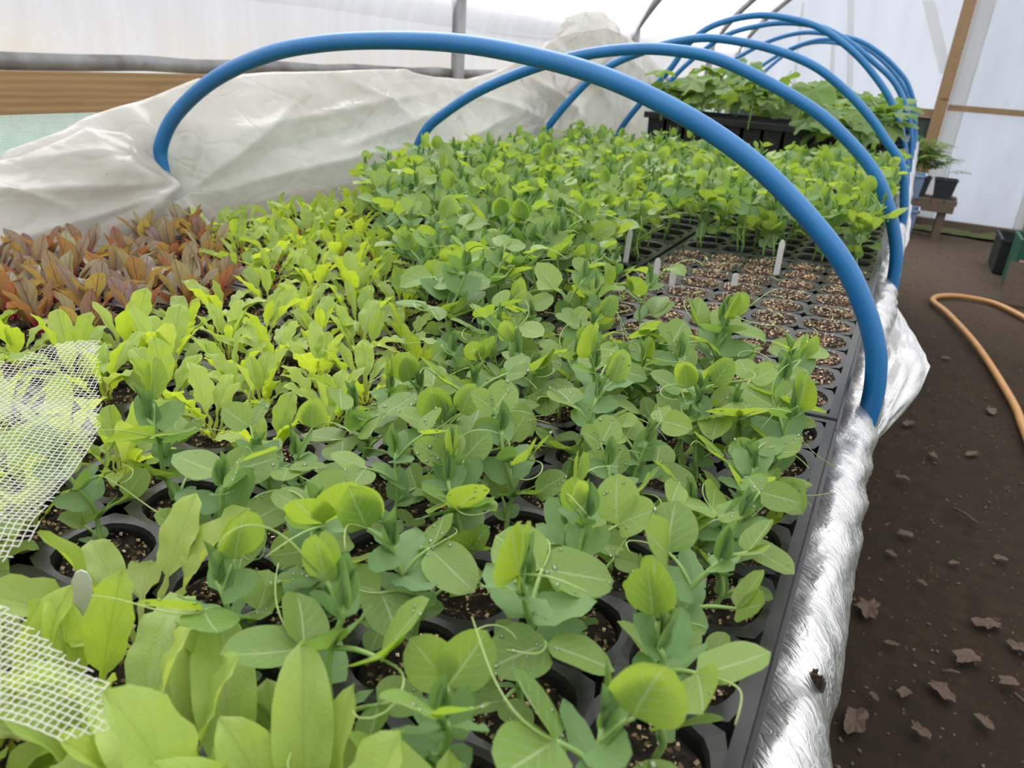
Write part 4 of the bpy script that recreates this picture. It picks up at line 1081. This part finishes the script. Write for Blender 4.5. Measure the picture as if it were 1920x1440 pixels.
# ------------------------------------------------------------------ things at the far end and on the path
def feathery(name, label, group, loc, H, n, seed):
    """young tomato plant: stem with pinnate leaves"""
    r = random.Random(seed); t = thing(name, label, 'tomato plant', loc, group)
    top = Vector((r.uniform(-0.02, 0.02), r.uniform(-0.02, 0.02), H))
    link('stem', Geo().tube([(0, 0, -0.02), top * 0.5 + Vector((0.004, 0, 0)), top], [0.004, 0.003, 0.002], 6).mesh('stem', M_STEMT), t)
    lm = leaf_geo(1.0, 0.42, lambda v: math.sin(math.pi * v ** 0.8) ** 0.8, fold=0.2, bend=-0.5, nu=2, nv=5)
    for k in range(n):
        tt = 0.35 + 0.65 * k / max(1, n - 1); o = top * tt; a = k * 2.4 + r.uniform(-0.4, 0.4); L = H * r.uniform(0.45, 0.7); d = az(a, r.uniform(0.1, 0.7))
        g = Geo().tube([o, o + d * L * 0.6, o + d * L + Vector((0, 0, -L * 0.2))], 0.0015, 4, 1)
        for q in range(1, 5):
            p = o + d * L * q / 4 + Vector((0, 0, -L * 0.2 * (q / 4) ** 2))
            for s in (-1, 1): g.join(lm, frame(p, az(a + s * 1.0, 0.1), (0, 0, 1)) @ Matrix.Scale(L * 0.5, 4), 0)
        link('leaf', g.mesh('leaf', [M_TOM, M_STEMT]), t)
def far_end():
    # low wooden stand with two pots
    X, Y, Z = 0.25, 7.50, -0.60
    t = thing('wooden_stand', 'low rough wooden stand holding two black pots by the end wall', 'stand', (X, Y, ZF))
    h = Z - ZF
    for k in range(4): link('top_plank', Geo().box((-0.20 + k * 0.103, -0.16, h - 0.035), (-0.20 + k * 0.103 + 0.097, 0.16, h)).mesh('top_plank', M_OLDWOOD, False), t)
    link('apron', Geo().box((-0.19, -0.165, h - 0.10), (0.195, -0.14, h - 0.035)).mesh('apron', M_OLDWOOD, False), t)
    link('apron', Geo().box((-0.19, 0.14, h - 0.10), (0.195, 0.165, h - 0.035)).mesh('apron', M_OLDWOOD, False), t)
    for x in (-0.15, 0.12):
        for y in (-0.138, 0.10):
            link('leg', Geo().box((x - 0.03, y, 0), (x + 0.03, y + 0.04, h - 0.035)).mesh('leg', M_OLDWOOD, False), t)
    def pot(loc, w, hh, label):
        p = thing('plant_pot', label, 'pot', loc, 'black pots on the stand'); g = Geo(); n = 4; b = w * 0.78
        ring = lambda s, z: [(-s, -s, z), (s, -s, z), (s, s, z), (-s, s, z)]
        rs = [ring(b, 0), ring(w, hh), ring(w + 0.006, hh), ring(w + 0.006, hh + 0.012), ring(w - 0.006, hh + 0.012), ring(w - 0.008, hh - 0.01)]
        v = sum(rs, []); f = [(0, 3, 2, 1)]
        for r_ in range(len(rs) - 1): f += [(r_*4 + k, r_*4 + (k + 1) % 4, r_*4 + 4 + (k + 1) % 4, r_*4 + 4 + k) for k in range(4)]
        link('shell', g.add(v, f).mesh('shell', M_POT, False), p)
        s = w - 0.008; link('compost', Geo().grid(lambda u, q: (-s + 2*s*u, -s + 2*s*q, hh - 0.01 + 0.004 * noise.noise(Vector((u*9, q*9, 0)))), 8, 8).mesh('compost', M_SOIL), p)
    pot((X - 0.115, Y, Z + 0.001), 0.085, 0.15, 'black square pot of bushy seedlings on the stand, nearer the bench')
    pot((X + 0.085, Y, Z + 0.001), 0.085, 0.15, 'black square pot with one sparse seedling, nearer the door')
    for k in range(5): feathery('tomato_plant', 'feathery tomato seedling in the bushy pot on the stand', 'tomato seedlings on the stand', (X - 0.115 + rnd.uniform(-0.05, 0.05), Y + rnd.uniform(-0.05, 0.05), Z + 0.14), 0.22 + 0.04 * (k % 3), 11, 70 + k)
    feathery('tomato_plant', 'sparse tomato seedling with bare stem in the pot nearest the door', None, (X + 0.085, Y, Z + 0.14), 0.20, 5, 80)
    st = Geo(); st.grid(lambda u, v: (0.03 * math.cos(u * 6.283) * math.sin(v * 3.1416) * (1 + 0.2 * noise.noise(Vector((u, v * 4, 1)))), 0.02 * math.sin(u * 6.283) * math.sin(v * 3.1416), 0.017 * (1 - math.cos(v * 3.1416))), 14, 8)
    tag(link('stone', st.mesh('stone', M_PEBBLE), None, T(X + 0.17, Y - 0.06, Z)), 'pale round stone on the end of the wooden stand', 'stone')
    # pale blue tubs hooked on the bench side
    for k, (y, z, lab) in enumerate(((3.95, -0.20, 'upper pale blue plastic tub hooked on the bench side'), (3.55, -0.30, 'lower pale blue plastic tub hooked on the bench side'))):
        t = thing('plastic_tub', lab, 'tub', (0.06, y, z), 'pale blue tubs'); g = Geo(); w0, w1, hh = 0.022, 0.030, 0.10
        v = [(-w0+0.01, -0.06, 0), (w0, -0.06, 0), (w0, 0.06, 0), (-w0+0.01, 0.06, 0), (-w1+0.01, -0.07, hh), (w1, -0.07, hh), (w1, 0.07, hh), (-w1+0.01, 0.07, hh)]
        g.add(v, [(0, 3, 2, 1), (0, 1, 5, 4), (1, 2, 6, 5), (2, 3, 7, 6), (3, 0, 4, 7)]); link('tub_body', g.mesh('tub_body', M_TUB, False), t)
        link('rim', Geo().box((-0.024, -0.075, hh - 0.008), (0.035, -0.068, hh)).box((0.029, -0.075, hh - 0.008), (0.036, 0.075, hh)).box((-0.024, 0.068, hh - 0.008), (0.035, 0.075, hh)).mesh('rim', M_TUB, False), t)
    # stacked crates at the path side
    def crate(loc, w, l, hh, m, label, tape=False, rot=0.0):
        t = thing('crate', label, 'crate', M=T(*loc) @ RZ(rot), group='crates beside the path')
        link('base', Geo().box((0, 0, 0), (w, l, 0.012)).mesh('base', m, False), t)
        for lo, hi in (((0, 0, 0.012), (w, 0.012, hh)), ((0, l - 0.012, 0.012), (w, l, hh)), ((0, 0.012, 0.012), (0.012, l - 0.012, hh)), ((w - 0.012, 0.012, 0.012), (w, l - 0.012, hh))):
            link('side', Geo().box(lo, hi).mesh('side', m, False), t)
        link('rim', Geo().box((-0.008, -0.008, hh - 0.02), (w + 0.008, 0.0, hh + 0.004)).box((-0.008, 0.0, hh - 0.02), (0.0, l + 0.008, hh + 0.004)).box((0, l, hh - 0.02), (w + 0.008, l + 0.008, hh + 0.004)).box((w, 0, hh - 0.02), (w + 0.008, l, hh + 0.004)).mesh('rim', m, False), t)
        for k in range(1, 4): link('rib', Geo().box((w * k / 4 - 0.006, -0.006, 0.02), (w * k / 4 + 0.006, 0.0, hh - 0.02)).mesh('rib', m, False), t)
        if tape: link('label_strip', Geo().box((0.02, -0.010, hh * 0.5), (w - 0.02, -0.0065, hh * 0.62)).mesh('label_strip', M_REDLAB, False), t)
    crate((0.74, 6.35, ZF + 0.012), 0.36, 0.45, 0.24, M_CRATED, 'dark open crate standing behind the green crate')
    crate((0.79, 5.85, ZF + 0.012), 0.42, 0.38, 0.33, M_CRATE, 'green plastic crate with a reddish strip beside the path', True)
    # dark board leaning over the path edge
    g = Geo().box((0, 0, 0), (0.75, 0.03, 0.26), M=RX(-0.25))
    tag(link('plank', g.mesh('plank', M_OLDWOOD, False), None, T(0.72, 5.42, ZF + 0.012) @ RZ(-0.05) @ RY(-0.02)), 'dark weathered plank lying by the hose loop', 'plank')
    # hose
    hp = [(2.6, 0.5), (1.7, 0.8), (1.2, 1.3), (0.92, 1.85), (0.78, 2.35), (0.71, 2.65), (0.66, 2.95), (0.645, 3.25), (0.63, 3.55), (0.54, 4.26), (0.42, 4.82), (0.348, 5.04), (0.345, 5.14), (0.39, 5.24), (0.50, 5.32), (0.68, 5.29), (0.82, 5.05), (0.95, 4.7), (1.3, 4.5)]
    pts = spline([(x, y, ZF + 0.030) for x, y in hp], 8)
    tag(link('hose', Geo().tube(pts, 0.0155, 12).mesh('hose', M_HOSE)), 'orange garden hose looping across the earth path', 'hose')
    # dry leaves, twigs
    def oak(r):
        sd = r.uniform(0, 50); g = Geo(); n = 22; pts = [(0, 0, 0.004)]; uv = [(0.5, 0.5)]
        for k in range(n):
            a = 6.283 * k / n; rad = 0.55 * (1 + 0.55 * noise.noise(Vector((1.9 * math.cos(a), 1.9 * math.sin(a), sd))) + r.uniform(-0.08, 0.08)) * (1.0 + 0.7 * abs(math.sin(a)))
            pts.append((rad * 0.8 * math.cos(a), rad * math.sin(a), 0.16 * math.sin(a * 2 + r.uniform(0, 2)) * rad + r.uniform(-0.03, 0.09)))
        for k in range(n): pts.append((pts[1 + k][0] * 0.55, pts[1 + k][1] * 0.55, pts[1 + k][2] * 0.4 + r.uniform(-0.02, 0.05)))
        f = [(0, 1 + n + k, 1 + n + (k + 1) % n) for k in range(n)] + [(1 + n + k, 1 + k, 1 + (k + 1) % n, 1 + n + (k + 1) % n) for k in range(n)]
        return g.add(pts, f).mesh('dry_leaf', M_DRY, False)
    r = random.Random(11); oaks = [oak(r) for _ in range(7)]
    lv = [(0.18, 1.36, 0.055, 'lobed dry leaf on the path, lowest beside the foil'), (0.18, 1.76, 0.055, 'long crumpled dry leaf on the path close to the foil'), (0.45, 1.86, 0.05, 'curled dry leaf in the middle of the path'),
          (0.51, 1.80, 0.04, None), (0.40, 1.70, 0.045, None), (0.34, 1.55, 0.04, None), (0.48, 1.66, 0.03, None), (0.26, 2.18, 0.03, None), (0.25, 3.05, 0.045, 'dry leaf on the path near the foil flap'), (0.24, 2.55, 0.03, None),
          (0.22, 2.05, 0.022, None), (0.30, 1.95, 0.02, None), (0.38, 2.1, 0.02, None), (0.5, 2.2, 0.025, None), (0.27, 1.5, 0.025, None), (0.3, 1.4, 0.03, None), (0.42, 1.5, 0.028, None), (0.33, 2.8, 0.03, None), (0.46, 2.9, 0.035, None),
          (0.55, 3.4, 0.045, 'dark dry leaf on the path inside the bend of the hose'), (0.30, 3.7, 0.03, None), (0.40, 4.0, 0.03, None), (0.24, 1.65, 0.02, None), (0.21, 1.45, 0.018, None)]
    for x, y, s, lab in lv:
        tag(link('dry_leaf', r.choice(oaks), None, T(x, y, ZF + 0.018) @ RZ(r.uniform(0, 6.28)) @ Matrix.Scale(s * 0.78, 4)), lab or 'small dry leaf scrap on the bare earth path', 'leaf', 'dry leaves on the path')
    for x, y, a, L, lab in ((0.42, 2.40, -0.75, 0.09, 'thin dark twig lying on the path'), (0.50, 1.60, -1.0, 0.06, 'short twig at the edge of the path view'), (0.36, 1.62, 0.4, 0.04, 'small twig among the dry leaf scraps')):
        g = Geo().tube([(-L / 2, 0, 0), (0, 0.002, 0.003), (L / 2, 0, 0)], [0.004, 0.0042, 0.003], 6)
        tag(link('twig', g.mesh('twig', M_TWIG), None, T(x, y, ZF + 0.016) @ RZ(a)), lab, 'twig')
    g = Geo(); r = random.Random(3)
    for _ in range(900):
        x, y = r.uniform(0.06, 1.2), 1.0 + 6.8 * r.random() ** 1.3; s = r.uniform(0.002, 0.006) * (1.0 + 0.25 * y / 3)
        z = ZF + 0.018 * noise.noise(Vector(((x + 2.2) / 6.2 * 9, (y - YB + 0.3) / (YE + 0.6 - YB) * 15, 0)))
        M = T(x, y, z + s * 0.5) @ RZ(r.uniform(0, 6.28)) @ RX(r.uniform(-0.4, 0.4)) @ Matrix.Diagonal((s, s * 0.7, s * 0.45, 1))
        g.add([(1, 0, 0), (-1, 0, 0), (0, 1, 0), (0, -1, 0), (0, 0, 1), (0, 0, -1)], [(0,2,4),(2,1,4),(1,3,4),(3,0,4),(2,0,5),(1,2,5),(3,1,5),(0,3,5)], None, 0, M)
    tag(link('grit', g.mesh('grit', M_PEBBLE, False)), 'scattered grit and crumbs on the earth path', 'grit', kind='stuff')
far_end()

# ------------------------------------------------------------------ water droplets on the near pea leaflets
def droplets():
    r = random.Random(21); g = Geo()
    n, m_ = 8, 5; base_v, base_f = [], []
    for j in range(m_ + 1):
        t = math.pi / 2 * j / m_ * 1.35
        for i in range(n): base_v.append((math.sin(t) * math.cos(6.283 * i / n), math.sin(t) * math.sin(6.283 * i / n), math.cos(t)))
    for j in range(m_):
        for i in range(n): base_f.append((j*n + i, (j+1)*n + i, (j+1)*n + (i+1) % n, j*n + (i+1) % n))
    base_f.append(tuple((m_)*n + i for i in range(n - 1, -1, -1)))
    for me, M in LEAFLET_WORLD:
        if r.random() > 0.5: continue
        for _ in range(r.randint(2, 9)):
            p = me.polygons[r.randrange(len(me.polygons))]
            a, b = me.vertices[p.vertices[0]].co, me.vertices[p.vertices[2]].co
            c = M @ a.lerp(b, r.uniform(0.2, 0.8)); nr = (M.to_3x3() @ p.normal).normalized()
            if nr.z < 0.25: continue
            s = r.uniform(0.0004, 0.0010) * (1.5 if r.random() < 0.12 else 1)
            fm = frame(c + nr * s * 0.12, nr.orthogonal(), nr) @ Matrix.Diagonal((s, s, s * 0.8, 1))
            g.add(base_v, base_f, None, 0, fm)
    if g.v: tag(link('water_droplets', g.mesh('water_droplets', M_WATER)), 'beads of water on the near pea leaves', 'water', kind='stuff')
droplets()
